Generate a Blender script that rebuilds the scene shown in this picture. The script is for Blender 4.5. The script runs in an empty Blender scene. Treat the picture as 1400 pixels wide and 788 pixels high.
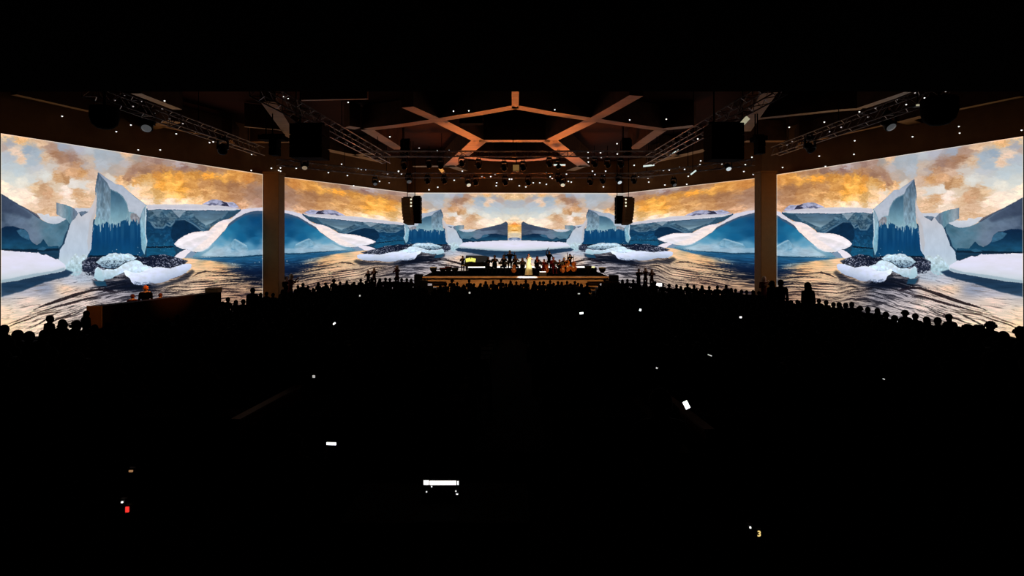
import bpy, bmesh, math, random
import numpy as np
from mathutils import Vector, Matrix
import numpy as np, math

# ---------------------------------------------------------------- the film on the LED walls
# One seascape tile, painted with polygons and noise, mirrored four times round the room.
TX0, TY0, TS = -46.0, 172.0, 3.0
TW, TH = int(420*TS), int(330*TS)
_gx = TX0 + (np.arange(TW)+.5)/TS
_gy = TY0 + (np.arange(TH)+.5)/TS
GX, GY = np.meshgrid(_gx, _gy)
GX = GX.astype(np.float32); GY = GY.astype(np.float32)

def hx(s):
    return np.array([int(s[i:i+2], 16)/255. for i in (0, 2, 4)], dtype=np.float32)

def vnoise(x, y, seed):
    r = np.random.RandomState(seed).rand(256, 256).astype(np.float32)
    xi = np.floor(x).astype(np.int32); yi = np.floor(y).astype(np.int32)
    fx = x-xi; fy = y-yi
    fx = fx*fx*(3-2*fx); fy = fy*fy*(3-2*fy)
    a = r[yi & 255, xi & 255]; b = r[yi & 255, (xi+1) & 255]
    c = r[(yi+1) & 255, xi & 255]; d = r[(yi+1) & 255, (xi+1) & 255]
    return (a*(1-fx)+b*fx)*(1-fy) + (c*(1-fx)+d*fx)*fy

def fbm(x, y, seed=1, octs=5, gain=.55):
    s = 0; a = 1; t = 0
    for o in range(octs):
        s = s + a*vnoise(x*2**o+17*o, y*2**o+31*o, seed+o); t += a; a *= gain
    return s/t

def sm(a, b, x):
    t = np.clip((x-a)/(b-a), 0, 1)
    return t*t*(3-2*t)

# a fine, fixed raggedness shared by every outline
_a = (fbm(GX/3.2, GY/3.2, 201, 4, .7)-.5)*2.6*TS*.42; _b = (fbm(GX/3.2, GY/3.2, 233, 4, .7)-.5)*2.6*TS*.42
WXI = np.clip(np.arange(TW)[None, :]+_a, 0, TW-1).astype(np.int32); WYI = np.clip(np.arange(TH)[:, None]+_b, 0, TH-1).astype(np.int32)

def poly(pts, soft=.45):
    """anti-aliased even-odd mask of a polygon given in tile units"""
    p = np.array(pts, dtype=np.float64)
    m = np.zeros((TH, TW), dtype=np.float32)
    x0, y0 = p[:, 0], p[:, 1]; x1, y1 = np.roll(x0, -1), np.roll(y0, -1)
    lo = max(0, int((y0.min()-TY0)*TS)-2); hi = min(TH, int((y0.max()-TY0)*TS)+3)
    for r in range(lo, hi):
        acc = np.zeros(TW+1)
        for sub in (.25, .75):
            yy = TY0+(r+sub)/TS
            hit = (y0 <= yy) != (y1 <= yy)
            if not hit.any(): continue
            xs = np.sort((x0+(yy-y0)*(x1-x0)/np.where(y1 == y0, 1, y1-y0))[hit])
            for k in range(0, len(xs)-1, 2):
                a = (xs[k]-TX0)*TS; b = (xs[k+1]-TX0)*TS
                a = min(max(a, 0), TW); b = min(max(b, 0), TW)
                if b <= a: continue
                ia, ib = int(a), int(b)
                if ia == ib: acc[ia] += (b-a)*.5
                else:
                    acc[ia] += (ia+1-a)*.5; acc[ia+1:ib] += .5; acc[ib] += (b-ib)*.5
        m[r] = acc[:TW]
    m[lo:hi] = m[WYI[lo:hi], WXI[lo:hi]]
    return blur(m, soft) if soft else m

def blur(m, rad):
    k = max(1, int(round(rad*TS)))
    for ax in (0, 1):
        for _ in range(2):
            pad = [(0, 0)]*m.ndim; pad[ax] = (k//2+1, k-k//2-1+0)
            c = np.cumsum(np.pad(m, pad, mode='edge'), axis=ax, dtype=np.float32 if m.size < 1e5 else np.float64)
            n = m.shape[ax]
            hi_ = np.take(c, np.arange(k, k+n), axis=ax); lo_ = np.take(c, np.arange(0, n), axis=ax)
            m = ((hi_-lo_)/k).astype(np.float32)
    return m

def rbf(pts, wx, wy, p=2.2, sx=1., sy=1., st=3):
    """colour field through control points, looked up at warped coordinates wx, wy"""
    X = wx[::st, ::st]; Y = wy[::st, ::st]
    W = np.zeros(X.shape, np.float32); C = None
    for q in pts:
        v = hx(q[2]) if isinstance(q[2], str) else np.array(q[2:], dtype=np.float32)
        d = ((X-q[0])*sx)**2+((Y-q[1])*sy)**2
        w = 1/(d+6)**p
        if C is None: C = np.zeros(X.shape+(len(v),), np.float32)
        C += w[..., None]*v; W += w
    C /= W[..., None]
    # upsample bilinearly
    yi = np.clip(np.arange(TH)/st, 0, C.shape[0]-1.001); xi = np.clip(np.arange(TW)/st, 0, C.shape[1]-1.001)
    y0 = yi.astype(int); x0 = xi.astype(int); fy = (yi-y0)[:, None, None]; fx = (xi-x0)[None, :, None]
    return ((C[y0][:, x0]*(1-fx)+C[y0][:, x0+1]*fx)*(1-fy)+(C[y0+1][:, x0]*(1-fx)+C[y0+1][:, x0+1]*fx)*fy).astype(np.float32)

SKY = """5,185,E9C79A 30,190,F2C58E 55,196,E2BE9C 68,203,B2917F 85,199,9FA6B5 110,204,B5B5C0 3,201,B9A69E 15,196,A9A9B0 20,207,E6CBB4 28,217,EACBB0
10,216,B5BCC6 38,206,9AAABB 50,213,A8B6C4 25,232,BFCAD0 50,230,C3C6CC 62,217,D9B99B 75,210,A97F63 85,219,A88068 96,217,9B7A6C 105,227,BC9070 112,236,CB9766
85,232,D6B39A 90,245,B98A60 78,243,D9AE82 100,238,D8A67C 115,226,B5A59E 15,245,D5D9D5 40,245,D3D5D2 60,240,DEDCD5 5,256,F3EAD8 30,265,F5EBDA 55,257,C09570
48,258,DDBB95 65,263,D0A07A 75,268,E6C3A0 40,274,F5E7D2 90,261,F0E6DA 103,266,D9AB80 112,268,DDB58D 100,252,E8E4DE 60,279,D5AE8E 20,278,F7EFE0 45,285,E8CDB0
60,290,E3BF9C 95,275,EFE0CC 116,271,E5C09B 115,256,DDD9D4 125,203,BCC0C6 135,210,A5B1BD 150,207,AAB2BC 122,222,C9B5A5 140,225,B7BCC4 160,215,A9B0B8
155,232,B3A79F 175,210,E0B893 168,222,BDB5B5 190,213,A39C98 200,218,B09184 215,218,9B7B70 230,222,A48D86 185,235,A88270 200,234,9C7560 188,230,A9846E
175,243,B08468 165,245,E0AE7A 185,248,E8B06A 200,243,D9A25C 215,240,E09A48 230,240,E8A84A 150,245,DDD3C8 165,252,E9C08E 180,255,E7D9C4 195,255,F0D0A0
220,254,EFAA48 235,254,F2B858 200,265,E5BE8A 215,268,D8A868 230,268,F2C478 180,262,F2DFC4 200,275,F6E8D0 230,278,F8EDD8 125,238,D4B59E 125,255,E8D0B8
245,222,B9A8A8 253,228,947068 262,224,AF9A92 275,228,916E5E 290,230,AD8262 300,232,B98A64 245,242,E6A048 265,240,D8984A 285,242,F4A840 305,241,E8A852
320,240,DD9A4E 340,243,D48E4A 355,243,AB794E 245,257,EDA948 262,254,D99A54 280,252,C8905C 300,254,B78356 320,255,A87854 345,258,A47A60 355,262,A07E6C
245,268,F0B862 265,265,DCA260 285,265,D8A064 305,267,C68F5C 325,268,B88762 345,270,B08870 355,276,B98F7C 270,275,F4D09A 250,275,F8E2BA 300,273,E3B07C
335,279,E0AE86 350,284,D9B8A4 240,283,F2EBE2 370,240,A8784E 370,262,A07E6C 370,278,BC9480 -20,190,E2B98A -20,205,AEB2BA -20,225,BFC9CE -20,245,E2DDCF
-38,185,E9C898 -38,205,B0B6BE -38,225,C6CCCC -38,245,F0E2C6 -30,254,F6DCB2 -38,262,E88F4A -38,270,F0B048 -38,285,F6CE7C -38,294,C48232 -38,302,F5DFA8 -38,312,D8C8B0
10,225,BCC8D0 40,222,AEBBC7 70,230,CFC6BE 215,232,B0805E 230,232,B98860 165,235,BFAA9C 30,250,E8E4D8 75,254,DDC8B0 140,215,A9B2BC"""

def build_tile():
    rs = np.random.RandomState(4)
    n1 = fbm(GX/26, GY/13, 11, 5); n2 = fbm(GX/26, GY/13, 41, 5)
    n3 = fbm(GX/7, GY/3.4, 71, 4)
    n4 = fbm(GX/7, GY/3.6, 97, 4); n5 = fbm(GX/2.6, GY/1.5, 131, 3); n6 = fbm(GX/2.6, GY/1.5, 151, 3)
    wx = GX+(n1-.5)*10+(n3-.5)*15+(n5-.5)*6; wy = GY+(n2-.5)*7+(n4-.5)*9+(n6-.5)*4
    pts = []
    for t in SKY.split():
        a, b, c = t.split(','); pts.append((float(a), float(b), c))
    img = rbf(pts, wx, wy, 2.0, 1, 1.25, 1)
    c1 = (fbm((wx+GY*.5)/9, (wy-GX*.16)/3.6, 5, 6, .68)-.5)*1.25
    cl = np.clip((img[..., 0]-img[..., 2])*2.2, .12, .85)[..., None]
    img = img*(1+c1[..., None]*cl*np.array([.42, .62, .80], np.float32))
    img = np.clip(img, 0, 1)

    def put(mask, col, tex=0., seed=3, sx=4., sy=4., alpha=1.):
        nonlocal img
        c = hx(col)[None, None] if isinstance(col, str) else col
        if tex:
            n = fbm(GX/sx, GY/sy, seed, 4)-.5
            c = c*(1+tex*2*n[..., None])
        m = (mask*alpha)[..., None]
        img = img*(1-m)+c*m

    def vg(stops, coord=None):
        """colour gradient along y (or another coordinate)"""
        q = GY if coord is None else coord
        ks = [s[0] for s in stops]; cs = np.array([hx(s[1]) for s in stops])
        return np.stack([np.interp(q, ks, cs[:, i]) for i in range(3)], -1).astype(np.float32)

    # ---- water, first of all
    top = poly([(-60, 341), (60, 343), (200, 337), (372, 349), (380, 349), (380, 520), (-60, 520)])
    h = .46+.60/(1+np.exp((GX-85)/62.))
    psi = (GY-340)/h
    ww = fbm(GX/40, psi/18, 23, 3)
    t = fbm(GX/26+ww*2, psi/2.7+ww*4+np.sin(GX/23.)*.5, 31, 4, .62)
    t2 = fbm(GX/11+ww*2, psi/1.25+ww*3, 57, 3)
    t = t*.68+t2*.32
    WL = [(0, 402, 'A9AEBC'), (0, 412, 'CFC3BC'), (0, 425, 'F0DCC0'), (0, 445, 'F6DDB4'), (0, 470, 'E8C898'), (40, 400, 'B5B3BE'), (40, 412, 'E4CFC0'), (50, 430, 'F0DCC6'),
          (60, 450, 'F4DFC4'), (95, 385, 'C3C3CE'), (90, 395, 'E8CBB0'), (110, 400, 'DAC3B4'), (110, 380, 'AAB4C4'), (120, 420, 'E8D6CC'), (150, 400, 'B4AEB8'), (150, 420, 'D2C6C6'), (190, 405, 'A8A4AE'),
          (200, 395, '4A5264'), (220, 400, 'B09C92'), (240, 392, 'D4B79C'), (245, 375, 'C9AE98'), (262, 370, 'EFCB9C'), (262, 356, 'F2CDA0'), (285, 360, 'F0C48E'), (300, 366, 'E9BC88'),
          (290, 380, 'EAC39A'), (320, 372, 'D8B690'), (270, 395, 'DCBEA0'), (300, 400, 'C9A184'), (340, 395, 'C7A080'), (330, 405, 'B98F74'), (360, 388, 'B9A08A'), (340, 360, '2F6288'), (365, 360, '2C5E86'),
          (365, 372, '25456C'), (370, 400, 'B79878'), (310, 354, '3D7397'), (280, 350, '4F86A6'), (215, 358, '68718A'), (180, 360, '5A6478'), (60, 395, '8E95A8'), (370, 415, 'AE8468')]
    WD = [(0, 402, '4A5B74'), (0, 430, '9C7A60'), (0, 460, '4A2C1E'), (60, 405, '8A807C'), (60, 425, '50403A'), (60, 450, '3A2620'), (100, 400, '60534F'), (110, 415, '181418'), (110, 385, '4A5468'),
          (150, 395, '14141E'), (150, 420, '1E1C26'), (190, 400, '0E111C'), (220, 395, '14121A'), (245, 380, '3A2E30'), (265, 358, '8A6A58'), (285, 366, '4A3634'), (300, 380, '2A2026'),
          (260, 400, '30262A'), (330, 380, '101422'), (350, 372, '081226'), (365, 360, '0C2C4C'), (330, 356, '0F3A5E'), (300, 402, '2A1E22'), (350, 400, '1E1A24'), (365, 390, '0A1022'), (370, 415, '1E1610'),
          (200, 358, '0D1424')]
    # how much of the surface catches the light
    WC = [(0, 410, .82), (0, 440, .74), (0, 460, .62), (60, 400, .72), (60, 430, .63), (50, 450, .57), (20, 425, .74), (100, 390, .72), (110, 412, .60), (100, 430, .52), (150, 395, .44), (150, 420, .62),
          (190, 395, .36), (215, 400, .48), (240, 385, .56), (265, 358, .80), (285, 362, .72), (300, 375, .58), (270, 395, .56), (320, 400, .52), (345, 362, .44), (350, 376, .26), (365, 388, .33),
          (365, 402, .52), (330, 385, .40), (310, 372, .52), (200, 358, .3), (370, 370, .28)]
    L = rbf(WL, GX, GY, 1.6, .8, 1.5); D_ = rbf(WD, GX, GY, 1.6, .8, 1.5); C_ = rbf(WC, GX, GY, 1.6, .8, 1.4)[..., 0]
    th = 1-C_
    lo = .5+(th-.5)*.62
    t3 = fbm(GX/7+ww*2, psi/.75+ww*2, 87, 3)
    k = (.62*sm(lo-.07, lo+.055, t)+.38*sm(lo-.06, lo+.06, t*.45+t3*.55))[..., None]
    wat = D_*(1-k)+L*k
    wat = wat*(1+(t2[..., None]-.5)*.3)
    put(top, wat)
    # the strong dark furrows
    def stroke(pts, w0, col='120E14', a=.9):
        p = np.array(pts, float); up = [(x, y-w*w0*.5) for (x, y), w in zip(p, np.sin(np.linspace(.12, 3.0, len(p))))]
        dn = [(x, y+w*w0*.5) for (x, y), w in zip(p, np.sin(np.linspace(.12, 3.0, len(p))))]
        m = poly(up+dn[::-1], .4)
        put(m*sm(.28, .5, t2+.12), col, alpha=a)
    stroke([(45, 424), (62, 417), (80, 411), (100, 404), (125, 397), (160, 392)], 5, '1A1216')
    stroke([(50, 428), (75, 420), (95, 415), (120, 408), (150, 402)], 3.4, '241A1E')
    stroke([(8, 444), (25, 438), (45, 430), (62, 424)], 2.6, '5A4034')
    stroke([(2, 452), (20, 443), (40, 436), (60, 428)], 2.2, '3A241C')
    stroke([(40, 450), (58, 440), (70, 432), (80, 427)], 3, '1C1414')
    stroke([(60, 446), (75, 438), (95, 430), (112, 422)], 2.2, '2A1E20')
    stroke([(130, 397), (142, 396), (152, 398), (160, 400)], 5, '14101A')
    stroke([(150, 396), (170, 393), (190, 392), (205, 390)], 5, '0C101C')
    stroke([(262, 378), (270, 374), (280, 371), (292, 371)], 2.6, '2A2024')
    stroke([(262, 393), (290, 391), (320, 388), (345, 389)], 2.0, '1A1820')
    stroke([(240, 398), (270, 396), (300, 394), (330, 396)], 1.8, '2A2024')
    stroke([(280, 377), (300, 376), (320, 377), (340, 376)], 2.0, '141824')
    # slick of lilac grey near the floes
    put(poly([(128, 400), (170, 396), (215, 398), (225, 408), (170, 418), (130, 412)], 4), 'A29CA6', alpha=.16)
    # blue water at the foot of the dome
    m = poly([(252, 352), (300, 351), (330, 351), (380, 348), (380, 360), (340, 362), (318, 359), (296, 357), (270, 354)], 1.2)
    put(m, vg([(348, '2F6E96'), (356, '1D5680'), (362, '123A60')]), .3, 7, 9, 1.4, .85)
    m = poly([(310, 361), (340, 362), (380, 361), (380, 384), (350, 385), (330, 380), (312, 370)], 3)
    put(m*(1-k[..., 0]*.75), vg([(361, '11355C'), (372, '0C1E3C'), (384, '0A1224')]), .3, 9, 10, 1.4, .7)
    sp = (rs.rand(TH//3+1, TW//3+1) > .985).astype(np.float32).repeat(3, 0).repeat(3, 1)[:TH, :TW]
    put(m*0+poly([(300, 352), (380, 351), (380, 366), (320, 366)], 2)*sp, 'BFD8E6', alpha=.6)

    # ---- far berg on the left
    put(poly([(-20, 322), (70, 325), (86, 312), (95, 303), (128, 300), (200, 300), (300, 318), (380, 300), (380, 350), (262, 352), (-20, 352)], .4), '1B3E58', .1)
    put(poly([(-60, 341), (60, 343), (86, 341), (84, 356), (66, 352), (50, 347), (0, 343), (-60, 344)]), '17364F', .2, 5, 12, 2)
    body = poly([(-20.5, 262), (-19, 256), (-15, 254), (0, 264.5), (12, 272), (25, 280), (38, 287), (50, 295), (57, 301), (65, 305), (73, 306.5), (80, 305), (86, 301), (91, 298.5), (94, 305), (92, 315),
                 (89, 325), (86, 333), (80, 339), (80, 341.5), (-17, 341), (-20, 325)])
    put(body, vg([(-20, '39475A'), (10, '42536A'), (35, '586A80'), (50, '64788C'), (62, '507488'), (90, '446E84')], GX), .16, 13, 14, 10)
    rb = np.abs(fbm((GX+GY*.8)/16, (GY-GX*.3)/13, 63, 4)-.5)*2
    put(body*sm(.35, .0, rb), '8C9DB0', alpha=.16)
    put(body*poly([(-20, 262), (0, 264), (25, 281), (45, 294), (40, 300), (20, 292), (-20, 290)], 3), '36425A', .1, alpha=.65)
    put(body*poly([(5, 290), (30, 300), (60, 325), (45, 334), (35, 322), (20, 308), (8, 306)], 3), '7486A0', .1, alpha=.35)
    put(poly([(-20, 318), (-8, 315), (0, 312.5), (8, 309.5), (18, 309), (26, 312), (33, 313), (38, 318), (41, 328), (45, 332), (50, 335), (55, 332), (59, 327), (61, 330), (66, 337), (80, 336), (80, 341.5), (-17, 341)]),
        vg([(309, '0E2440'), (322, '10314F'), (338, '1A4A68')]), .2, 17, 10, 5)
    put(poly([(22, 315), (28, 313), (34, 314), (39, 320), (40, 328), (34, 326), (27, 322)], .8), '35617F', .2)
    put(poly([(-17, 339.5), (30, 340.5), (80, 339), (80, 342), (50, 344), (-17, 342)], .5), '0B1B2C', alpha=.8)
    put(poly([(50, 341), (58, 337), (64, 339), (60, 342)], .5), '2B5A78')
    # islet in the gap at the mirror line
    put(poly([(-60, 328), (-34, 327), (-26, 329), (-20, 334), (-22, 341), (-60, 341)], .5), '93A3C0', .3, 8, 5, 3)
    put(poly([(-32, 333), (-27, 331), (-23, 335), (-26, 338)], .6), '2E4470')
    # its snow saddle
    put(poly([(50, 292), (56, 292), (60, 294), (66, 292.5), (68, 296), (80, 295.5), (91, 299), (86, 302), (80, 305.5), (73, 306.5), (64, 304.5), (57, 300)], .4), vg([(292, 'D8D8DE'), (306, 'BDC6D4')]), .05)
    rim = poly([(0, 263.5), (12, 271), (25, 279), (38, 286), (50, 292.5), (56, 299), (53, 299), (38, 288), (25, 281), (12, 273), (0, 265.5)], .4); put(rim, '2C3650', alpha=.7)
    # ---- small berg behind the slab
    put(poly([(76.5, 276.5), (80, 278), (90, 280), (102, 285), (124, 285), (122, 300), (104, 305), (96, 307), (90, 299), (84, 297), (77, 293)], .4),
        vg([(76, '697A8A'), (82, '95A2AC'), (88, '78909E'), (95, '5F889A'), (101, '6A7A8E'), (110, '62748A')], GX), .16, 21, 2.4, 6)
    put(poly([(101, 284.5), (124, 284.5), (122, 289), (112, 289), (106, 291)], .4), 'C4C9D6')
    put(poly([(96, 307), (104, 299), (110, 292), (112, 296), (100, 306), (93, 318), (88, 332), (84, 338), (88, 322)], .4), '1D3852', alpha=.85)
    # ---- tall berg
    put(poly([(134, 235.5), (145, 243), (158, 252), (166, 253), (175, 261), (185, 270), (192, 275.5), (200, 280), (200, 300), (199, 318), (201, 330), (198, 347), (190, 351), (121, 351), (124, 340), (127, 310), (131, 295), (130, 258), (132, 245)], .35),
        vg([(296, '1D4F74'), (310, '0E426E'), (330, '0B3F6C'), (350, '10476F')]), .1, 3, 6, 20)
    st = vnoise(GX/1.9, GY/60, 77)
    low = 301+6*vnoise(GX/2.6, GX*0, 78)+11*np.maximum(0, vnoise(GX/1.25, GX*0, 79)-.62)/.38+np.interp(GX, [125, 131, 150, 160, 172, 180, 200], [0, 3, 1, 2, -5, -9, -6])
    upm = poly([(134, 236), (158, 252), (175, 261), (199, 280), (196, 330), (124, 330), (131, 295), (130, 258)], .35)*sm(.7, -.7, GY-low)
    put(upm, vg([(240, '667C8E'), (275, '6F8FA0'), (300, '86ABB9'), (318, 'A5C3CE')]), .16, 22, 2, 12)
    put(poly([(134, 236), (139, 242), (146, 250), (150, 259), (151, 292), (147, 303), (140, 300), (131, 297), (130, 258), (132, 245)], .5), vg([(236, '44566C'), (262, '6D8496'), (298, '7E9CAE')]), .32, 24, 2.2, 7)
    put(poly([(139, 245), (141, 248), (141, 262), (139, 285), (137, 280), (138, 262)], .8), '4A6478', alpha=.5)
    put(poly([(151, 259.5), (157, 262), (163, 265), (169, 272), (173, 281), (174, 291), (170, 300), (162, 304), (154, 303), (151, 294)], .6), vg([(258, '345872'), (275, '4B7088'), (292, '6E96A8'), (304, '84AAB8')]), .08, 5, 5, 8)
    put(poly([(134, 235.7), (145, 243), (158, 252), (166, 253), (175, 261), (185, 270), (199.5, 280), (196, 285), (193, 293), (191, 300), (187, 293), (181, 290), (176, 290), (173.5, 278), (168, 268), (160, 262), (150, 258), (147, 250), (140, 243)], .4),
        vg([(236, '7E8AA2'), (250, 'A9B3C4'), (285, 'B9C0CE'), (300, 'A9B8C6')]), .05)
    put(poly([(179, 291), (186, 292), (191, 298), (190, 306), (187, 300), (185, 304), (182, 299), (181, 303), (178, 298)], .4), '8D8E96', .3, 8, 2, 2)
    put(poly([(199.5, 280.5), (193.5, 292), (191, 302), (192, 322), (193, 340), (197, 348), (201, 331), (198.5, 318), (200, 300)], .5), vg([(282, '7A92A8'), (300, '93B4C4'), (325, '78AABF'), (345, '8FBACB')]), .2, 14, 2, 5)
    put(poly([(198.6, 281), (200.2, 281), (200.2, 300), (199, 318), (201, 330), (199, 340), (199.6, 330), (197.6, 318)], .4), 'C9DCE6', alpha=.8)
    put(poly([(122, 349.2), (190, 349.2), (190, 352), (122, 352)], .4), '071626', alpha=.9)
    put(poly([(127, 306), (193, 306), (193, 349), (124, 349)], 1)*sm(.55, .8, st)*sm(340, 318, GY), '3F7C9E', alpha=.22)
    put(poly([(150, 338), (192, 338), (195, 350), (140, 350)], 2)*sp, 'A8D0E0', alpha=.7)
    # ---- white slab in front of it
    put(poly([(80, 357), (82, 341), (88, 333), (91, 322), (95, 309), (98.5, 302), (103, 298), (107.5, 290.5), (111, 296), (119, 291), (125, 282), (130, 270), (131, 262), (132.2, 270), (131.5, 290), (127, 303), (125.5, 325), (124.5, 340), (119, 351), (114, 362), (108, 372), (98, 377), (88, 369)], .35),
        vg([(265, 'CDBEB4'), (285, 'C6C2C8'), (310, 'BDC6D4'), (345, 'B8C8DA'), (372, 'C6D8E0')]), .05, 31, 5, 12)
    put(poly([(128, 290), (132, 275), (131, 292), (127, 304), (125, 326), (121, 345), (119, 330), (122, 305)], 1), 'B9A8A0', alpha=.35)
    put(poly([(88, 364), (96, 354), (103, 345.5), (108, 352), (114, 347), (119, 350), (117, 362), (110, 374), (104, 378), (96, 374), (90, 370)], .5), vg([(345, 'D0E0E8'), (362, 'B8D2DC'), (376, '9CC0CC')]), .22, 33, 3, 3)
    # ---- long flat berg
    put(poly([(200, 285), (240, 286), (300, 287), (329, 285.5), (329.5, 288), (326, 290.5), (316, 297), (310, 301), (300, 303), (290, 309), (284, 317), (262, 320), (246, 328), (237, 337), (237, 352), (200, 352), (201, 330), (199, 318), (200, 300)], .35),
        vg([(286, '1B4868'), (305, '123A5C'), (325, '154A70'), (338, '1B5A80'), (345, '164A6C')]), .22, 35, 8, 8)
    fac = [(201, 286), (240, 287), (300, 288), (326, 286.5), (318, 293), (310, 299), (300, 303), (290, 309), (284, 315), (274, 312), (266, 305), (252, 298.5), (240, 299.5), (234, 307), (229, 304), (225, 306), (222, 310), (212, 310), (206, 303), (201, 302)]
    put(poly(fac, .5), vg([(286, '44647A'), (300, '3A5A70'), (312, '45667A')]), .45, 36, 9, 6)
    rg = np.abs(fbm((GX+GY*.8)/9, (GY-GX*.3)/7, 61, 4)-.5)*2; rg2 = np.abs(fbm((GX-GY*.9)/7, (GY+GX*.2)/6, 66, 4)-.5)*2
    fm_ = poly(fac, .5)
    put(fm_*sm(.40, .0, rg), '92AAB6', alpha=.34); put(fm_*sm(.30, .0, rg2), '14304A', alpha=.55)
    put(poly([(201, 303), (230, 310), (250, 300), (284, 317), (246, 328), (237, 337), (201, 337)], .5)*sm(.35, .0, rg), '0A2440', alpha=.4)
    put(poly([(234, 287), (254, 287.5), (249, 292), (244.5, 297.5), (240, 293)], .5), '8498A8', .15)
    put(poly([(261, 289), (275, 288), (300, 288.5), (312, 288), (304, 296), (290, 304), (281, 307.5), (274, 303), (267, 297)], .8), vg([(288, '46627A'), (300, '5E7C90'), (308, '8FAAB8')]), .18, 37, 12, 3)
    put(poly([(206, 287), (222, 287), (214, 296), (211, 292)], .5), '6B8496', alpha=.7)
    put(poly([(222, 287), (232, 287), (228, 294)], .5), '3A5C74', alpha=.8)
    put(poly([(203, 302), (207, 303), (213, 310), (222, 310.5), (226, 305), (232, 308), (240, 300), (252, 299), (266, 306), (274, 313), (284, 316), (283, 318), (272, 315), (264, 308), (252, 301), (241, 302), (233, 310), (227, 308), (223, 312), (211, 312)], .5), '7F9CAC', alpha=.6)
    put(poly([(240, 301), (252, 300.5), (264, 307), (275, 316), (262, 319), (250, 325), (238, 332), (233, 322), (236, 308)], 1), '0C2742', .2, 38, 5, 4, .85)
    put(poly([(312, 289), (326, 287), (329, 288), (318, 296), (305, 302), (300, 303), (306, 296)], .5), '2C4C64', .2)
    put(poly([(200, 280), (212, 279.4), (225, 279.4), (240, 279.8), (252, 279), (270, 279.3), (300, 281), (320, 284), (329.5, 286), (320, 287.3), (300, 287.8), (285, 287.2), (262, 287.6), (240, 286.6), (215, 286), (202, 287.3)], .35), vg([(279, 'D6D2D6'), (284, 'C6C4D0'), (288, 'DCDCE4')]), .04)
    put(poly([(276, 279.5), (283, 275.5), (290, 272.8), (297, 272.6), (304, 275), (311, 276.5), (318, 276), (323, 279), (327, 284), (320, 284), (300, 281)], .35), 'A0A2BE', .3, 39, 4, 2.4)
    put(poly([(296, 279.5), (300, 276), (304, 275), (309, 277), (312, 280), (313, 282.5), (305, 281.5)], .4)*sm(.3, .45, n3), '24243A', alpha=.9)
    put(poly([(283, 279), (290, 277), (296, 278), (295, 280.5), (285, 280.6)], .5)*sm(.45, .55, n3), '4A4C68', alpha=.7)
    put(poly([(200, 337.2), (237, 336.4), (237, 338.6), (200, 339)], .4), '0A1A2C')
    put(poly([(200, 339), (237, 338.6), (240, 346), (235, 352), (200, 352)], .5), '155072', .25, 40, 8, 1.4)
    put(poly([(200, 320), (240, 320), (250, 350), (200, 352)], 2)*sp, '7FB0C8', alpha=.35)
    # ---- blue dome and its snow
    dome = [(380, 288.6), (352, 288.6), (344, 289.6), (335, 292), (322, 299), (312, 307), (307, 315), (299, 325), (290, 333), (282, 340), (270, 345), (259, 350), (262, 352), (300, 352), (330, 351.5), (380, 349)]
    put(poly(dome, .4), rbf([(350, 292, '2C4A68'), (350, 300, '0C4674'), (330, 300, '165680'), (365, 310, '0B426E'), (345, 320, '0E4C78'), (320, 310, '1C6A96'), (310, 320, '2A7AA2'), (300, 330, '5F9CBC'), (330, 325, '15608E'),
        (350, 328, '1D6490'), (365, 335, '5F8EAE'), (340, 338, '5A92B2'), (365, 344, '7A9CB8'), (330, 345, '86AAC2'), (300, 343, 'A5C0D0'), (285, 346, 'A9C6D4'), (265, 350, '5C8EA8'), (310, 338, '7FAAC2')], GX+(n3-.5)*6, GY+(n3-.5)*6, 1.8), .07, 42, 9, 6)
    put(poly([(380, 287.5), (352, 287.6), (344, 288.6), (335, 291), (322, 298), (311, 306), (309, 311), (312, 309.5), (322, 302), (335, 294.5), (345, 292), (380, 291.5)], .5), '3F5672', alpha=.85)
    put(poly([(319, 327), (321.5, 326), (326, 329), (337, 335.5), (339, 341), (330, 344), (318, 346), (308, 344), (312, 337)], .8), '8FB6CC', .3, 43, 3, 4, .55)
    put(poly([(319, 327), (321.5, 326), (337, 335.3), (336, 336.6), (322, 329)], .5), 'B4CEDC', alpha=.5)
    put(poly([(315, 339), (322, 341), (328, 345), (316, 345)], 1), '3B7EA4', alpha=.5)
    put(poly([(300, 340), (310, 336), (318, 342), (340, 342), (372, 340), (380, 347), (340, 349), (300, 350), (275, 349)], 1.6), 'A9C0D2', .2, 44, 6, 3, .55)
    put(poly([(262, 350.5), (300, 351), (330, 350.4), (350, 348.6), (380, 347.6), (380, 349.4), (350, 350.4), (330, 352.2), (300, 352.4)], .4), '0C3350', alpha=.85)
    put(poly([(238, 333.6), (243, 328), (250, 323.5), (258, 319.5), (266, 317.3), (280, 316.3), (286, 315), (292, 309), (298, 304), (305, 301), (311, 300), (315, 299.5), (322, 294), (328, 289.5), (330.5, 286.4), (340, 285), (350, 284), (362, 283.4), (380, 283),
              (380, 288), (352, 288.2), (344, 289), (335, 291.5), (322, 298.5), (313, 305), (309, 312), (302, 320), (295, 328), (289, 334), (283, 340), (276, 344), (268, 345), (262, 343.5), (256, 341), (248, 340), (242, 337.5)], .35),
        vg([(284, 'D0CCDC'), (296, 'DCD8E2'), (306, 'EFE4E2'), (322, 'EAE4E6'), (335, 'E8E4E8'), (345, 'DCDFE6')]), .07, 45, 7, 2.2)
    put(poly([(262, 344), (270, 336), (284, 325), (298, 312), (305, 306), (311, 303), (309, 311), (298, 325), (287, 335), (276, 342)], 1.2), 'F4E8E0', .08, 46, 3, 3, .5)
    put(poly([(240, 333), (252, 324), (270, 318), (286, 316.4), (278, 322), (262, 327), (250, 333), (243, 337)], 1.2), 'F4F2F4', alpha=.6)
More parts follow.
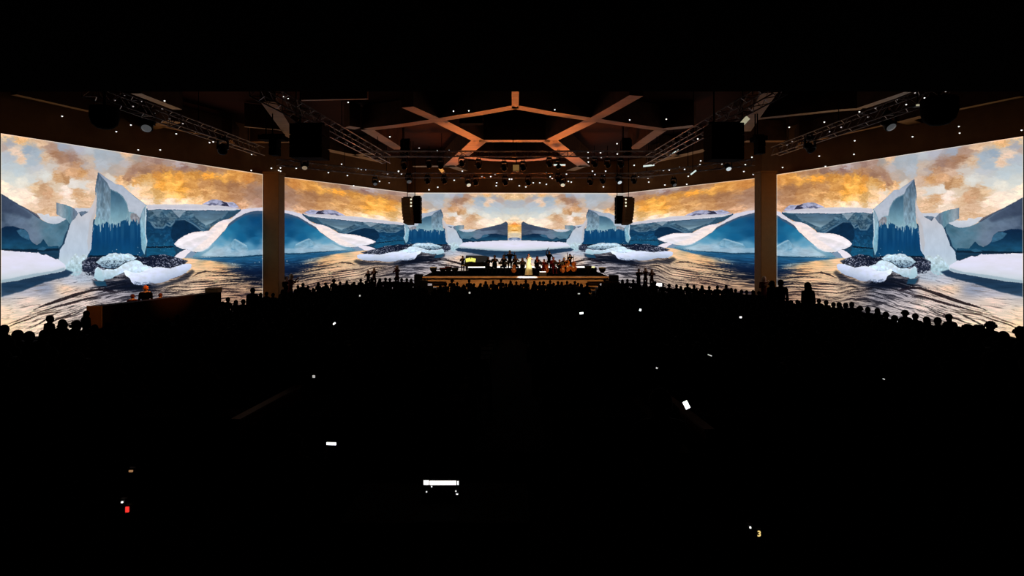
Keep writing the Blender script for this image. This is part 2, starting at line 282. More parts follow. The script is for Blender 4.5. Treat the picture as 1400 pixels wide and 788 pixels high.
    put(poly([(262, 345.5), (276, 345), (284, 340), (290, 334.5), (293, 336), (284, 343), (276, 348), (264, 349)], .6), '6F9DB6', alpha=.7)
    put(poly([(236, 353), (243, 347), (249, 343), (255, 340.8), (261, 343), (257, 347), (251, 353), (244, 355)], .4), 'E9E4EA')
    put(poly([(261, 343), (257, 347), (251, 353), (262, 352), (268, 346)], .4), '7C93AC')
    # ---- rubble ice, a dark slush with white crumbs
    rub = poly([(112, 358), (120, 352), (140, 352), (160, 350), (185, 350), (200, 352), (206, 349), (225, 348), (245, 353), (257, 357), (250, 363), (236, 366), (222, 370), (200, 371), (180, 374), (150, 372), (130, 378), (118, 376), (112, 370)], 1)
    nn = vnoise(GX/1.1, GY/.9, 91)*.6+vnoise(GX/2.3, GY/1.6, 92)*.4
    put(rub, '10172A', .2, alpha=.92)
    put(rub*sm(.50, .72, nn)*sm(.3, .6, n2+.08), '7C839C', alpha=.75)
    put(rub*sm(.72, .84, nn), 'DADEEA', alpha=.7)
    put(poly([(90, 374), (110, 370), (124, 372), (130, 384), (108, 386), (94, 380)], 2)*sm(.45, .6, nn), 'BCC8D6', alpha=.7)
    # ---- white mound, floes
    put(poly([(131, 358.5), (134, 356), (136, 354.5), (140, 351), (145, 350), (149, 347), (153, 346.4), (158, 345.4), (161, 347), (166, 346.6), (170, 347.6), (175, 346.4), (180, 348), (184, 351.5), (187, 352), (182, 356), (176, 357), (170, 359), (164, 363), (157, 366.5), (146, 367), (140, 365), (135, 361)], .35),
        vg([(345, 'D6E8F0'), (356, 'B2CCDA'), (367, '6F8CA4')]), .22, 47, 2.4, 2)
    put(poly([(136, 358), (150, 356), (165, 356), (176, 356), (164, 363), (157, 367), (144, 367)], 1)*sm(.5, .64, nn), '1B2A40', alpha=.8)
    put(poly([(126, 383), (160, 384), (180, 378), (190, 390), (215, 390), (245, 380), (262, 368), (266, 371), (255, 382), (225, 392), (180, 398), (150, 396), (128, 390)], 2), '0D1424', .3, 48, 8, 2, .72)
    put(poly([(128, 384), (144, 385), (146, 391), (132, 391)], 1), '1C4A66', alpha=.8)
    put(poly([(128, 379.5), (129, 374), (130, 369), (132, 366), (134, 365), (137, 368), (141, 369), (148, 368), (156, 368.5), (162, 366), (168, 361.5), (175, 358), (180, 356.5), (186, 355.6), (190, 357), (193, 358.5), (196, 362), (200, 363), (208, 365.6), (206, 368), (196, 371), (186, 373.5), (172, 371), (166, 374), (158, 377), (152, 381), (143, 382), (141, 384.5), (133, 383)], .35),
        vg([(356, 'D2E6EE'), (368, 'D6E6F0'), (378, 'B0CCDC'), (384, '9ABCD0')]), .12, 49, 3, 3)
    put(poly([(128.4, 379), (130, 369), (134, 365.5), (139, 371), (140, 384), (133, 383)], .5), 'A8CCD8', alpha=.6)
    put(poly([(168.5, 371), (172, 369), (175, 370.5), (185, 373.4), (194, 371.8), (200, 368), (208, 366), (216, 365), (225, 366), (232, 367.4), (240, 364.6), (250, 361.4), (258, 360.2), (262, 362), (261, 366.5), (254, 373), (245, 377.5), (235, 381), (224, 385.5), (212, 388), (207, 386.5), (200, 388.5), (190, 389.8), (183, 388.5), (179, 385), (178, 381), (172, 377)], .4),
        vg([(360, 'EEF4FA'), (370, 'E2E8F4'), (380, 'C2CEE4'), (389, '9AA8C4')], GY+(GX-215)*.28), .05, 50, 6, 4)
    put(poly([(182, 384), (192, 386), (205, 385), (212, 387), (195, 391), (183, 389)], .6)*sm(.4, .6, nn), '5C6C88', alpha=.7)
    # ---- snow floe in the corner and the shade it throws on the water
    put(poly([(-60, 392), (0, 387), (45, 378), (90, 368), (100, 372), (92, 378), (60, 386), (30, 398), (0, 406), (-60, 414)], 1.4), vg([(372, '1B3450'), (392, '15304A'), (410, '3A526C')]), .2, 52, 14, 2, .95)
    put(poly([(-60, 341.5), (0, 342), (25, 344), (40, 345.3), (50, 346), (52, 345), (56, 348), (60, 349), (62, 347.8), (70, 351.5), (76, 354.4), (79, 354), (82, 357), (88, 361), (90, 366), (88.5, 370), (84, 371.5), (70, 374), (45, 378.6), (25, 383.4), (0, 386.8), (-60, 392)], .35),
        vg([(342, 'E0E0EA'), (360, 'E4E2EE'), (374, 'DADCE8'), (388, 'B9CAD2')], GY+GX*.12), .03, 53, 20, 6)
    put(poly([(-60, 386), (0, 383.5), (45, 374.5), (70, 371), (88, 366), (89, 370), (70, 374), (45, 378.6), (25, 383.4), (0, 386.8), (-60, 392)], .9), '8FA8B6', alpha=.7)
    img = np.clip(img, 0, 1)
    # the picture as shot is contrasty and sharpened
    b = np.stack([blur(img[..., i].copy(), .9) for i in range(3)], -1)
    img = np.clip(img+(img-b)*.55, 0, 1)
    return img.astype(np.float32)
# ---------------------------------------------------------------- camera model and helpers
FPX, PX0, PY0 = 700.0, 700.0, 325.0          # 18 mm lens on 36 mm, horizon at picture row 325
CZ = 4.7                                      # eye height above the stalls floor
scene = bpy.context.scene
COL = scene.collection
R = math.radians

def P(px, py, D):
    """the point that stands at depth D (metres in front of the camera) seen at px, py"""
    return Vector(((px-PX0)/FPX*D, D, CZ+(PY0-py)/FPX*D))

def Pz(px, py, z):
    """the point at height z (relative to the eye) seen at px, py"""
    return P(px, py, z*FPX/(PY0-py))

_m = {}
def mat(name, col, rough=.7, var=.12, scale=6., metal=0., emit=None, es=1., spec=.5, bump=0.):
    if name in _m: return _m[name]
    m = bpy.data.materials.new(name); m.use_nodes = True; nt = m.node_tree; N = nt.nodes; L = nt.links
    b = N['Principled BSDF']
    b.inputs['Roughness'].default_value = rough; b.inputs['Metallic'].default_value = metal
    b.inputs['Specular IOR Level'].default_value = spec
    tc = N.new('ShaderNodeTexCoord'); nz = N.new('ShaderNodeTexNoise'); nz.inputs['Scale'].default_value = scale; nz.inputs['Detail'].default_value = 4
    L.new(tc.outputs['Object'], nz.inputs['Vector'])
    r = N.new('ShaderNodeValToRGB')
    r.color_ramp.elements[0].position = .3; r.color_ramp.elements[1].position = .7
    r.color_ramp.elements[0].color = tuple(c*(1-var) for c in col)+(1,); r.color_ramp.elements[1].color = tuple(min(1, c*(1+var)) for c in col)+(1,)
    L.new(nz.outputs['Fac'], r.inputs['Fac']); L.new(r.outputs['Color'], b.inputs['Base Color'])
    if bump:
        bp = N.new('ShaderNodeBump'); bp.inputs['Strength'].default_value = bump; L.new(nz.outputs['Fac'], bp.inputs['Height']); L.new(bp.outputs['Normal'], b.inputs['Normal'])
    if emit:
        b.inputs['Emission Color'].default_value = tuple(emit)+(1,); b.inputs['Emission Strength'].default_value = es
    _m[name] = m
    return m

def wood(name, c0, c1, sx=.35, rough=.5):
    m = bpy.data.materials.new(name); m.use_nodes = True; nt = m.node_tree; N = nt.nodes; L = nt.links
    b = N['Principled BSDF']; b.inputs['Roughness'].default_value = rough
    tc = N.new('ShaderNodeTexCoord'); mp = N.new('ShaderNodeMapping'); mp.inputs['Scale'].default_value = (sx, 2.5, 7)
    nz = N.new('ShaderNodeTexNoise'); nz.inputs['Scale'].default_value = 2.2; nz.inputs['Detail'].default_value = 5
    r = N.new('ShaderNodeValToRGB'); r.color_ramp.elements[0].position = .35; r.color_ramp.elements[1].position = .65
    r.color_ramp.elements[0].color = c0+(1,); r.color_ramp.elements[1].color = c1+(1,)
    L.new(tc.outputs['Object'], mp.inputs['Vector']); L.new(mp.outputs['Vector'], nz.inputs['Vector'])
    L.new(nz.outputs['Fac'], r.inputs['Fac']); L.new(r.outputs['Color'], b.inputs['Base Color'])
    return m

class MB:
    """collects shapes and links them as one mesh object"""
    def __init__(s): s.v = []; s.f = []; s.sm = []
    def add(s, v, f, smooth=False):
        n = len(s.v); s.v += [tuple(x) for x in v]; s.f += [tuple(i+n for i in q) for q in f]; s.sm += [smooth]*len(f); return s
    def box(s, c, d, M=None, bev=0.):
        x, y, z = d[0]/2, d[1]/2, d[2]/2; c = Vector(c)
        if bev <= 0:
            v = [Vector((a*x, b*y, e*z)) for e in (-1, 1) for b in (-1, 1) for a in (-1, 1)]
            f = [(0, 2, 3, 1), (4, 5, 7, 6), (0, 1, 5, 4), (2, 6, 7, 3), (0, 4, 6, 2), (1, 3, 7, 5)]
        else:
            bm = bmesh.new(); bmesh.ops.create_cube(bm, size=1)
            for q in bm.verts: q.co = Vector((q.co.x*d[0], q.co.y*d[1], q.co.z*d[2]))
            bmesh.ops.bevel(bm, geom=bm.edges[:], offset=bev, segments=2, affect='EDGES', profile=.5)
            bm.verts.ensure_lookup_table(); v = [q.co.copy() for q in bm.verts]; f = [[w.index for w in q.verts] for q in bm.faces]; bm.free()
        if M is not None: v = [M @ q for q in v]
        return s.add([q+c for q in v], f)
    def bar(s, a, b, w, h=None, up=Vector((0, 0, 1))):
        a, b = Vector(a), Vector(b); h = h or w; d = (b-a); l = d.length; d.normalize()
        if abs(d.dot(up)) > .98: up = Vector((0, 1, 0))
        r = d.cross(up).normalized(); u = r.cross(d)
        v = [p+r*(i*w/2)+u*(j*h/2) for p in (a, b) for i, j in ((-1, -1), (1, -1), (1, 1), (-1, 1))]
        return s.add(v, [(3, 2, 1, 0), (4, 5, 6, 7), (0, 1, 5, 4), (1, 2, 6, 5), (2, 3, 7, 6), (3, 0, 4, 7)])
    def tube(s, pts, rad, n=10, cap=True, smooth=True):
        pts = [Vector(p) for p in pts]; rad = rad if isinstance(rad, (list, tuple)) else [rad]*len(pts)
        v = []; f = []; ref = None
        for i, p in enumerate(pts):
            d = (pts[min(i+1, len(pts)-1)]-pts[max(i-1, 0)]).normalized()
            if ref is None:
                ref = d.cross(Vector((0, 0, 1))); ref = ref if ref.length > .1 else d.cross(Vector((0, 1, 0)))
            r = (ref-d*ref.dot(d)).normalized(); ref = r; u = d.cross(r)
            v += [p+(r*math.cos(2*math.pi*k/n)+u*math.sin(2*math.pi*k/n))*rad[i] for k in range(n)]
        for i in range(len(pts)-1):
            f += [(i*n+k, i*n+(k+1) % n, (i+1)*n+(k+1) % n, (i+1)*n+k) for k in range(n)]
        if cap: f += [tuple(range(n))[::-1], tuple((len(pts)-1)*n+k for k in range(n))]
        return s.add(v, f, smooth)
    def ell(s, c, r, M=None, n=14, m=9, smooth=True):
        c = Vector(c); v = []; f = []
        for j in range(1, m):
            t = math.pi*j/m
            for i in range(n):
                q = Vector((r[0]*math.sin(t)*math.cos(2*math.pi*i/n), r[1]*math.sin(t)*math.sin(2*math.pi*i/n), r[2]*math.cos(t)))
                v.append((M @ q if M is not None else q)+c)
        a = Vector((0, 0, r[2])); b = -a
        v += [(M @ a if M is not None else a)+c, (M @ b if M is not None else b)+c]; T, B = len(v)-2, len(v)-1
        for j in range(m-2):
            f += [(j*n+i, (j+1)*n+i, (j+1)*n+(i+1) % n, j*n+(i+1) % n) for i in range(n)]
        f += [(T, i, (i+1) % n) for i in range(n)]+[(B, (m-2)*n+(i+1) % n, (m-2)*n+i) for i in range(n)]
        return s.add(v, f, smooth)
    def prism(s, poly, z0, z1, M=None):
        """extrude a plan polygon from z0 to z1"""
        n = len(poly); v = [Vector((x, y, z)) for z in (z0, z1) for x, y in poly]
        if M is not None: v = [M @ q for q in v]
        return s.add(v, [tuple(range(n))[::-1], tuple(range(n, 2*n))]+[(i, (i+1) % n, n+(i+1) % n, n+i) for i in range(n)])
    def lathe(s, prof, c=(0, 0, 0), n=20, M=None, smooth=True):
        c = Vector(c); v = []; f = []
        for r, z in prof:
            for k in range(n):
                q = Vector((r*math.cos(2*math.pi*k/n), r*math.sin(2*math.pi*k/n), z)); v.append((M @ q if M is not None else q)+c)
        for i in range(len(prof)-1):
            f += [(i*n+k, i*n+(k+1) % n, (i+1)*n+(k+1) % n, (i+1)*n+k) for k in range(n)]
        f += [tuple(range(n))[::-1], tuple((len(prof)-1)*n+k for k in range(n))]
        return s.add(v, f, smooth)
    def mesh(s, name):
        me = bpy.data.meshes.new(name); me.from_pydata(s.v, [], s.f); me.update()
        bm = bmesh.new(); bm.from_mesh(me); bmesh.ops.recalc_face_normals(bm, faces=bm.faces[:]); bm.to_mesh(me); bm.free()
        me.polygons.foreach_set('use_smooth', s.sm); return me
    def build(s, name, m, parent=None):
        me = s.mesh(name); me.materials.append(m)
        return link(name, me, parent)

def link(name, me, parent=None):
    o = bpy.data.objects.new(name, me); COL.objects.link(o)
    if parent is not None: o.parent = parent
    return o

def tag(o, label=None, cat=None, group=None, kind=None):
    if label: o['label'] = label
    if cat: o['category'] = cat
    if group: o['group'] = group
    if kind: o['kind'] = kind
    return o

def thing(name, label, cat, loc=(0, 0, 0), rz=0., group=None, kind=None):
    o = bpy.data.objects.new(name, None); COL.objects.link(o); o.location = loc; o.rotation_euler = (0, 0, rz); o.empty_display_size = .2
    return tag(o, label, cat, group, kind)

def dup(root, loc, rz=0., label=None, group=None, scale=None):
    r = root.copy(); COL.objects.link(r); r.location = loc; r.rotation_euler = (0, 0, rz)
    if scale: r.scale = (scale, scale, scale)
    if label: r['label'] = label
    if group: r['group'] = group
    for ch in list(root.children):
        c = ch.copy(); COL.objects.link(c); c.parent = r
        for g in list(ch.children):
            d = g.copy(); COL.objects.link(d); d.parent = c
    return r

def struct(name, label, o=None):
    if o is not None: o.name = name
    o['kind'] = 'structure'; o['label'] = label; o['category'] = name.split('_')[0]
    return o

ORD = 'first second third fourth fifth sixth seventh eighth ninth tenth eleventh twelfth thirteenth fourteenth fifteenth sixteenth seventeenth eighteenth nineteenth twentieth'.split()
def ordn(i):
    if i < 20: return ORD[i]
    t, u = divmod(i+1, 10)
    return ('twenty', 'thirty', 'forty', 'fifty', 'sixty')[t-2]+'-'+ORD[u-1] if u else ('twentieth', 'thirtieth', 'fortieth', 'fiftieth', 'sixtieth')[t-2]
# ---------------------------------------------------------------- the room
SH = 4.18            # top edge of the LED walls above the eye
SB = -4.66           # their bottom edge
ZC = 5.87            # underside of the ceiling beams above the eye
SEGS = {'LO': (1.2, 182.4, 359.4, 238.3), 'LI': (380.8, 241.2, 557.5, 263.3), 'CC': (557.5, 263.6, 850, 264.2), 'RI': (850, 264.4, 1040.2, 243), 'RO': (1061.8, 238.8, 1398.8, 186.4)}
def wdepth(px):
    """depth of the screen wall behind picture column px"""
    for a, ya, b, yb in SEGS.values():
        if a <= px <= b: return SH*FPX/(PY0-(ya+(yb-ya)*(px-a)/(b-a)))
    if px < 2: return 20.5
    if px > 1398: return 21.1
    return wdepth(px-22) if 358 < px < 382 or 1039 < px < 1063 else 48.
def plan(px, off=0.):
    D = wdepth(px)
    return Vector(((px-PX0)/FPX*D, D))

M_floor = mat('dark_carpet', (.0022, .0015, .0012), .95, .3, 3, spec=.05)
M_wallL = mat('brown_acoustic_wall', (.30, .13, .045), .85, .12, 2.2, spec=.1)
M_wallR = M_wallL
M_dark = mat('black_drape', (.0015, .0015, .0015), 1, .2, 3, spec=.02)
M_pillar = mat('bronze_clad_pillar', (.38, .17, .045), .6, .08, 3, spec=.2)
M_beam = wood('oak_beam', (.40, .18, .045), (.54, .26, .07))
M_bside = mat('beam_side_shaded', (.10, .045, .022), .85, .25, 2, spec=.1)  # shade on the beam sides put into a darker colour
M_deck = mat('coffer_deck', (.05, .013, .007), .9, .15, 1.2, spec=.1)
M_black = mat('black_paint', (.003, .003, .0035), .55, .2, 9, spec=.25)
M_blackm = mat('matt_black', (.0016, .0016, .0018), .9, .2, 9, spec=.05)
M_steel = mat('truss_aluminium', (.16, .11, .095), .35, .1, 9, metal=.9)
M_stage = wood('pale_maple_boards', (.28, .15, .06), (.55, .33, .15), .5, .35)
M_stagetop = mat('black_stage_floor', (.0012, .001, .001), 1., .2, 4, spec=0.)
M_skirt = mat('black_stage_skirt', (.002, .002, .002), 1, .2, 4, spec=.03)

def room_wall(name, label, pts, z0, z1, m, th=.25, back=1):
    """a wall along a plan polyline; th metres thick on its far side"""
    b = MB(); n = len(pts)
    for i in range(n-1):
        a, c = Vector(pts[i]), Vector(pts[i+1]); d = (c-a).normalized(); nn = Vector((-d.y, d.x))*back*th
        q = [a, c, c+nn, a+nn]
        b.prism([(p.x, p.y) for p in q], CZ+z0, CZ+z1)
    return struct(name, label, b.build(name, m))

def offs(p, q, o):
    d = (q-p).normalized(); return Vector((-d.y, d.x))*o
LO0, LO1 = plan(1.3), plan(359); LI0, LI1 = plan(381), plan(557.4); CC0, CC1 = plan(557.6), plan(849.9); RI0, RI1 = plan(850.1), plan(1040); RO0, RO1 = plan(1062), plan(1398.7)
dL = (LO0-LO1).normalized(); dR = (RO1-RO0).normalized()
E = .16
L_far = LO0+dL*.3; R_far = RO1+dR*.3
LB = Vector((-23.6, -3)); RB = Vector((23.6, -3))
wl = [LB, L_far+offs(L_far, LO1, E), LO1+offs(LO0, LO1, E), LI0+offs(LI0, LI1, E), LI1+offs(LI0, LI1, E)]
room_wall('wall_left', 'dark brown wall behind and above the LED panels on the booth side of the hall', wl, -4.9, 7.2, M_wallL)
wr = [RI0+offs(RI0, RI1, E), RI1+offs(RI0, RI1, E), RO0+offs(RO0, RO1, E), R_far+offs(RO0, RO1, E), RB]
room_wall('wall_right', 'dark brown wall behind and above the LED panels opposite the booth', wr, -4.9, 7.2, M_wallR)
room_wall('wall_front', 'dark brown wall above the LED panel behind the stage', [wl[-1], CC0+Vector((0, E)), CC1+Vector((0, E)), wr[0]], -4.9, 7.2, M_wallL)
room_wall('wall_back', 'black wall behind the spectators', [LB, RB], -4.9, 7.2, M_dark, back=-1)
b = MB(); b.box((0, 24, CZ+7.3), (52, 58, .2)); struct('ceiling', 'dark coffered ceiling deck above the oak beams', b.build('ceiling', M_deck))
b = MB(); b.box((0, 1.2, CZ+1.72), (46, 8.6, .3)); struct('ceiling_blackout', 'added black slab above the camera that blacks out the top', b.build('ceiling_blackout', M_dark))  # added slab; its front edge makes the black band above

# raked floor: straight rows of shallow tiers, each with its bench ledge
def tier(D):
    """floor height (relative to the eye) under the row at depth D"""
    return float(np.interp(D, [0, 7.4, 7.5, 8, 13, 17, 22, 28, 34, 60], [-3.3, -3.3, -3.16, -3.14, -3.58, -3.98, -4.32, -4.52, -4.62, -4.7]))
ROWS = [8+i*1.0 for i in range(31)]
fl = MB()
fl.box((0, (7.4-3)/2, CZ-3.3-.2), (50, 10.4, .4))
for D in ROWS:
    z = tier(D); fl.box((0, D, CZ+z-.5), (50, 1.0, 1.0))
    half = plan_half = 0
for D in ROWS:
    z = tier(D)
    xl = max(-4.4, -999)
    # bench ledges in two blocks either side of the centre aisle
    pxl = 0.; wallx = 22.
    for s in (-1, 1):
        # wing wall x at this depth, less a passage
        X = np.interp(D, [19, 20.6, 33.8, 34.9, 47.4], [21.2, 20.6, 16.5, 15.9, 9.8])-2.6
        if X > 1.0: fl.box((s*(X+.6)/2, D-.05, CZ+z+.21), (X-.6, .42, .42))
fl.box((0, 49.5, CZ-4.7-.5), (50, 22.0, 1.0))
struct('floor', 'unlit raked floor of the stalls with bench ledges', fl.build('floor', M_floor))

# ---------------------------------------------------------------- pillars
def pillar(px0, px1, D, label):
    a = P(px0, 300, D); c = P(px1, 300, D); b = MB()
    w = c.x-a.x
    b.box(((a.x+c.x)/2, D+.45, CZ+(-4.9+SH+.0)/2), (w, .9, SH+4.9), bev=.03)
    # shadow gap and cap where it meets the header
    b.box(((a.x+c.x)/2, D+.45, CZ+SH+.06), (w+.10, 1.0, .12))
    o = b.build('pillar', M_pillar); return tag(o, label, 'pillar', kind='structure')
pillar(360.5, 381, 33.4, 'tall bronze pillar between the LED panels on the booth side')
pillar(1040.3, 1061.2, 33.0, 'tall bronze pillar between the LED panels opposite the booth')

# ---------------------------------------------------------------- LED walls
# picture columns -> tile columns, and at each column pairs of (row, tile row)
LIc = [(381, 359, [(241.5, 238.3), (291, 289), (347, 348.5), (395, 396), (430, 430)]),
       (413.6, 329, [(245.6, 233.6), (292, 286), (346, 350.5), (390, 394), (425, 428)]),
       (422, 321.6, [(246.6, 232.4), (294, 285), (345, 350.8), (390, 396), (425, 430)]),
       (461, 287, [(251.5, 227), (300.5, 288), (342, 350.5), (385, 400), (420, 436)]),
       (488, 262, [(254.8, 223.2), (303, 288), (342, 351), (349.5, 362), (378, 398), (415, 445)]),
       (514, 238, [(258, 219.4), (305, 287), (330.5, 333.6), (355.5, 379), (385, 418), (410, 455)]),
       (553, 200, [(262.7, 213.4), (305, 280), (332.5, 348), (356, 389), (385, 428), (405, 460)]),
       (603, 134, [(264, 203.1), (286.3, 235.7), (312, 300), (334.5, 350), (347.5, 384), (385, 442), (400, 468)]),
       (608, 128, [(264, 202.2), (286.5, 236), (312, 299), (334.2, 350), (347.5, 384), (385, 443), (400, 468)]),
       (634.5, 76.5, [(264, 194.2), (308, 276.5), (331.5, 354), (339.5, 373), (385, 452), (400, 475)]),
       (651, 52, [(264, 190.4), (313.5, 292), (330.8, 346), (341, 378), (385, 458), (400, 480)]),
       (684, 0, [(264, 182.3), (307, 264.5), (329, 342), (343.3, 388), (385, 468), (400, 490)]),
       (703.5, -38, [(264, 177), (303, 250), (328.6, 341.5), (344, 391), (385, 472), (400, 492)])]
RIc = []
for (x, tx, ys), nx in zip(LIc[::-1], [703.5, 723, 756, 772, 799.5, 804.5, 861, 899, 920, 948, 991, 1002, 1040]):
    top = 264 if nx < 850 else 264.4+(243-264.4)*(nx-850)/190.2
    RIc.append((nx, tx if nx < 1040 else 353, [(top, ys[0][1])]+ys[1:]))
RIc[-1] = (1040, 352, [(243, 237.4), (290, 289), (345.5, 348.5), (395, 396), (430, 430)])
RIc[7] = (899, 238, [(259, 219.4), (304, 287), (326.5, 333.6), (352, 379), (385, 418), (410, 455)])
RIc[8] = (920, 262, [(256.6, 223.2), (302, 288), (338, 351), (345.5, 362), (378, 398), (415, 445)])
ROc = [(1061, 338, [(239, 234.9), (289, 286), (350, 350), (400, 396), (432, 430)]),
       (1069, 329, [(237.8, 233.6), (290, 286), (350, 350.5), (400, 394), (432, 428)]),
       (1084, 315, [(235.4, 231.3), (290, 286), (351, 351), (400, 396), (434, 431)]),
       (1144, 262, [(226.2, 223.2), (292.5, 288), (351, 351), (362.5, 362), (410, 405), (444, 440)]),
       (1165, 238, [(222.9, 219.4), (291, 287), (333.5, 333.6), (378, 379), (410, 410), (450, 448)]),
       (1194, 200, [(218.4, 213.4), (285.5, 280), (350, 349), (385, 389), (430, 430), (455, 455)]),
       (1250, 134, [(209.7, 203.1), (245, 235.7), (305, 300), (350.5, 350), (381, 384), (440, 440), (470, 470)]),
       (1255, 128, [(209, 202.2), (247, 237), (305, 299), (350.5, 350), (380, 384), (440, 440), (470, 470)]),
       (1312, 76.5, [(200.1, 194.2), (284, 277), (357, 355), (374, 373), (455, 455), (480, 480)]),
       (1342, 52, [(195.4, 190.4), (297, 292), (348, 346), (379.5, 378), (455, 455), (480, 480)]),
       (1400, 3, [(186.3, 182.8), (270, 266.5), (346, 342), (388, 387.5), (480, 478)])]
TAB = {'LI': LIc, 'CC': None, 'RI': RIc, 'RO': ROc}

def lookup(tab, xs, YY):
    """tile coordinates for the columns xs with rows YY[row, col]"""
    TXo = np.interp(xs, [c[0] for c in tab], [c[1] for c in tab])
    out = np.zeros_like(YY)
    ev = [np.interp(YY, [p[0] for p in c[2]], [p[1] for p in c[2]]) for c in tab]
    cx = np.array([c[0] for c in tab])
    for j, x in enumerate(xs):
        i = int(np.clip(np.searchsorted(cx, x)-1, 0, len(tab)-2)); f = np.clip((x-cx[i])/(cx[i+1]-cx[i]), 0, 1)
        # landmark rows blend between the two neighbouring columns
        A, B = tab[i][2], tab[i+1][2]
        out[:, j] = ev[i][:, j]*(1-f)+ev[i+1][:, j]*f
        if len(A) == len(B):
            r = [a[0]*(1-f)+b_[0]*f for a, b_ in zip(A, B)]; t = [a[1]*(1-f)+b_[1]*f for a, b_ in zip(A, B)]
            out[:, j] = np.interp(YY[:, j], r, t)
    return TXo, out

TILE = build_tile()
def sample(tx, ty):
    u = np.clip((tx-TX0)*TS-.5, 0, TW-1.001); v = np.clip((ty-TY0)*TS-.5, 0, TH-1.001)
    x0 = u.astype(int); y0 = v.astype(int); fx = (u-x0)[..., None]; fy = (v-y0)[..., None]
    return (TILE[y0, x0]*(1-fx)+TILE[y0, x0+1]*fx)*(1-fy)+(TILE[y0+1, x0]*(1-fx)+TILE[y0+1, x0+1]*fx)*fy

M_led = bpy.data.materials.new('led_picture'); M_led.use_nodes = True
nt = M_led.node_tree; nt.nodes.clear()
at = nt.nodes.new('ShaderNodeAttribute'); at.attribute_name = 'film'
em = nt.nodes.new('ShaderNodeEmission'); em.inputs['Strength'].default_value = 1.0
ou = nt.nodes.new('ShaderNodeOutputMaterial')
nt.links.new(at.outputs['Color'], em.inputs['Color']); nt.links.new(em.outputs['Emission'], ou.inputs['Surface'])

def led_wall(key, label, cols, rows):
    xa, ya, xb, yb = SEGS[key]
    xs = np.linspace(xa, xb, cols); D = SH*FPX/(PY0-(ya+(yb-ya)*(xs-xa)/(xb-xa)))
    zz = np.linspace(SH, SB, rows)
    X = (xs-PX0)/FPX*D
    YY = PY0-zz[:, None]/D[None, :]*FPX
    if key == 'LO': tx = np.broadcast_to(xs, YY.shape); ty = YY
    elif key == 'CC':
        t1, y1 = lookup(LIc, xs, YY); t2, y2 = lookup(RIc, xs, YY)
        w = (xs > 703.5); tx = np.broadcast_to(np.where(w, t2, t1), YY.shape); ty = np.where(w[None, :], y2, y1)
    else:
        t1, ty = lookup(TAB[key], xs, YY); tx = np.broadcast_to(t1, YY.shape)
    c = sample(tx, ty)
    # pale sharpening halo painted along the panel edges
    e = np.zeros(YY.shape, np.float32); ex = .9; e[YY < YY[0][None, :]+1.0] = .55
    if key != 'CC':
        e[:, xs < xa+.9] = np.maximum(e[:, xs < xa+.9], .5 if key in ('LO', 'LI', 'RO') else 0); e[:, xs > xb-.9] = np.maximum(e[:, xs > xb-.9], .5 if key in ('LO', 'RI', 'RO') else 0)
    c = c*(1-e[..., None])+np.array([1, .93, .84])*e[..., None]
    lin = np.where(c <= .04045, c/12.92, ((c+.055)/1.055)**2.4)
    lin = lin*(1+.25*sm(.75, 1, lin))
    v = np.stack([np.broadcast_to(X, YY.shape), np.broadcast_to(D, YY.shape), np.broadcast_to(CZ+zz[:, None], YY.shape)], -1).reshape(-1, 3)
    idx = np.arange(rows*cols).reshape(rows, cols)
    f = np.stack([idx[:-1, :-1], idx[1:, :-1], idx[1:, 1:], idx[:-1, 1:]], -1).reshape(-1, 4)
    me = bpy.data.meshes.new('led_picture')
    me.vertices.add(len(v)); me.vertices.foreach_set('co', v.astype(np.float32).ravel())
    me.loops.add(f.size); me.loops.foreach_set('vertex_index', f.astype(np.int32).ravel())
    me.polygons.add(len(f)); me.polygons.foreach_set('loop_start', np.arange(0, f.size, 4, dtype=np.int32)); me.polygons.foreach_set('loop_total', np.full(len(f), 4, np.int32))
    me.update(calc_edges=True)
    at_ = me.color_attributes.new('film', 'FLOAT_COLOR', 'POINT')
    at_.data.foreach_set('color', np.concatenate([lin, np.ones(lin.shape[:2]+(1,))], -1).astype(np.float32).ravel())
    me.materials.append(M_led)
    a = Vector((X[0], D[0])); z = Vector((X[-1], D[-1])); nn = offs(a, z, .02); n2 = offs(a, z, .13)
    t = thing('led_wall', label, 'LED wall', (0, 0, 0))
    b = MB(); b.prism([tuple(a+nn), tuple(z+nn), tuple(z+n2), tuple(a+n2)], CZ+SB-.03, CZ+SH+.03)
    b.build('cabinet', M_blackm, t)
    o = link('screen', me, t); o['label'] = 'lit picture of icebergs in a sunset sea'
    return t
led_wall('LO', 'huge LED wall showing icebergs, above the booth and the pillar beside it', 620, 420)
led_wall('LI', 'LED wall showing a blue ice dome, between the booth-side pillar and the stage', 300, 300)
led_wall('CC', 'LED wall behind the stage showing two mirrored iceberg peaks', 520, 280)
led_wall('RI', 'LED wall showing a blue ice dome, between the stage and the far pillar', 320, 300)
led_wall('RO', 'huge LED wall showing icebergs, opposite the booth and beyond the pillar', 600, 420)
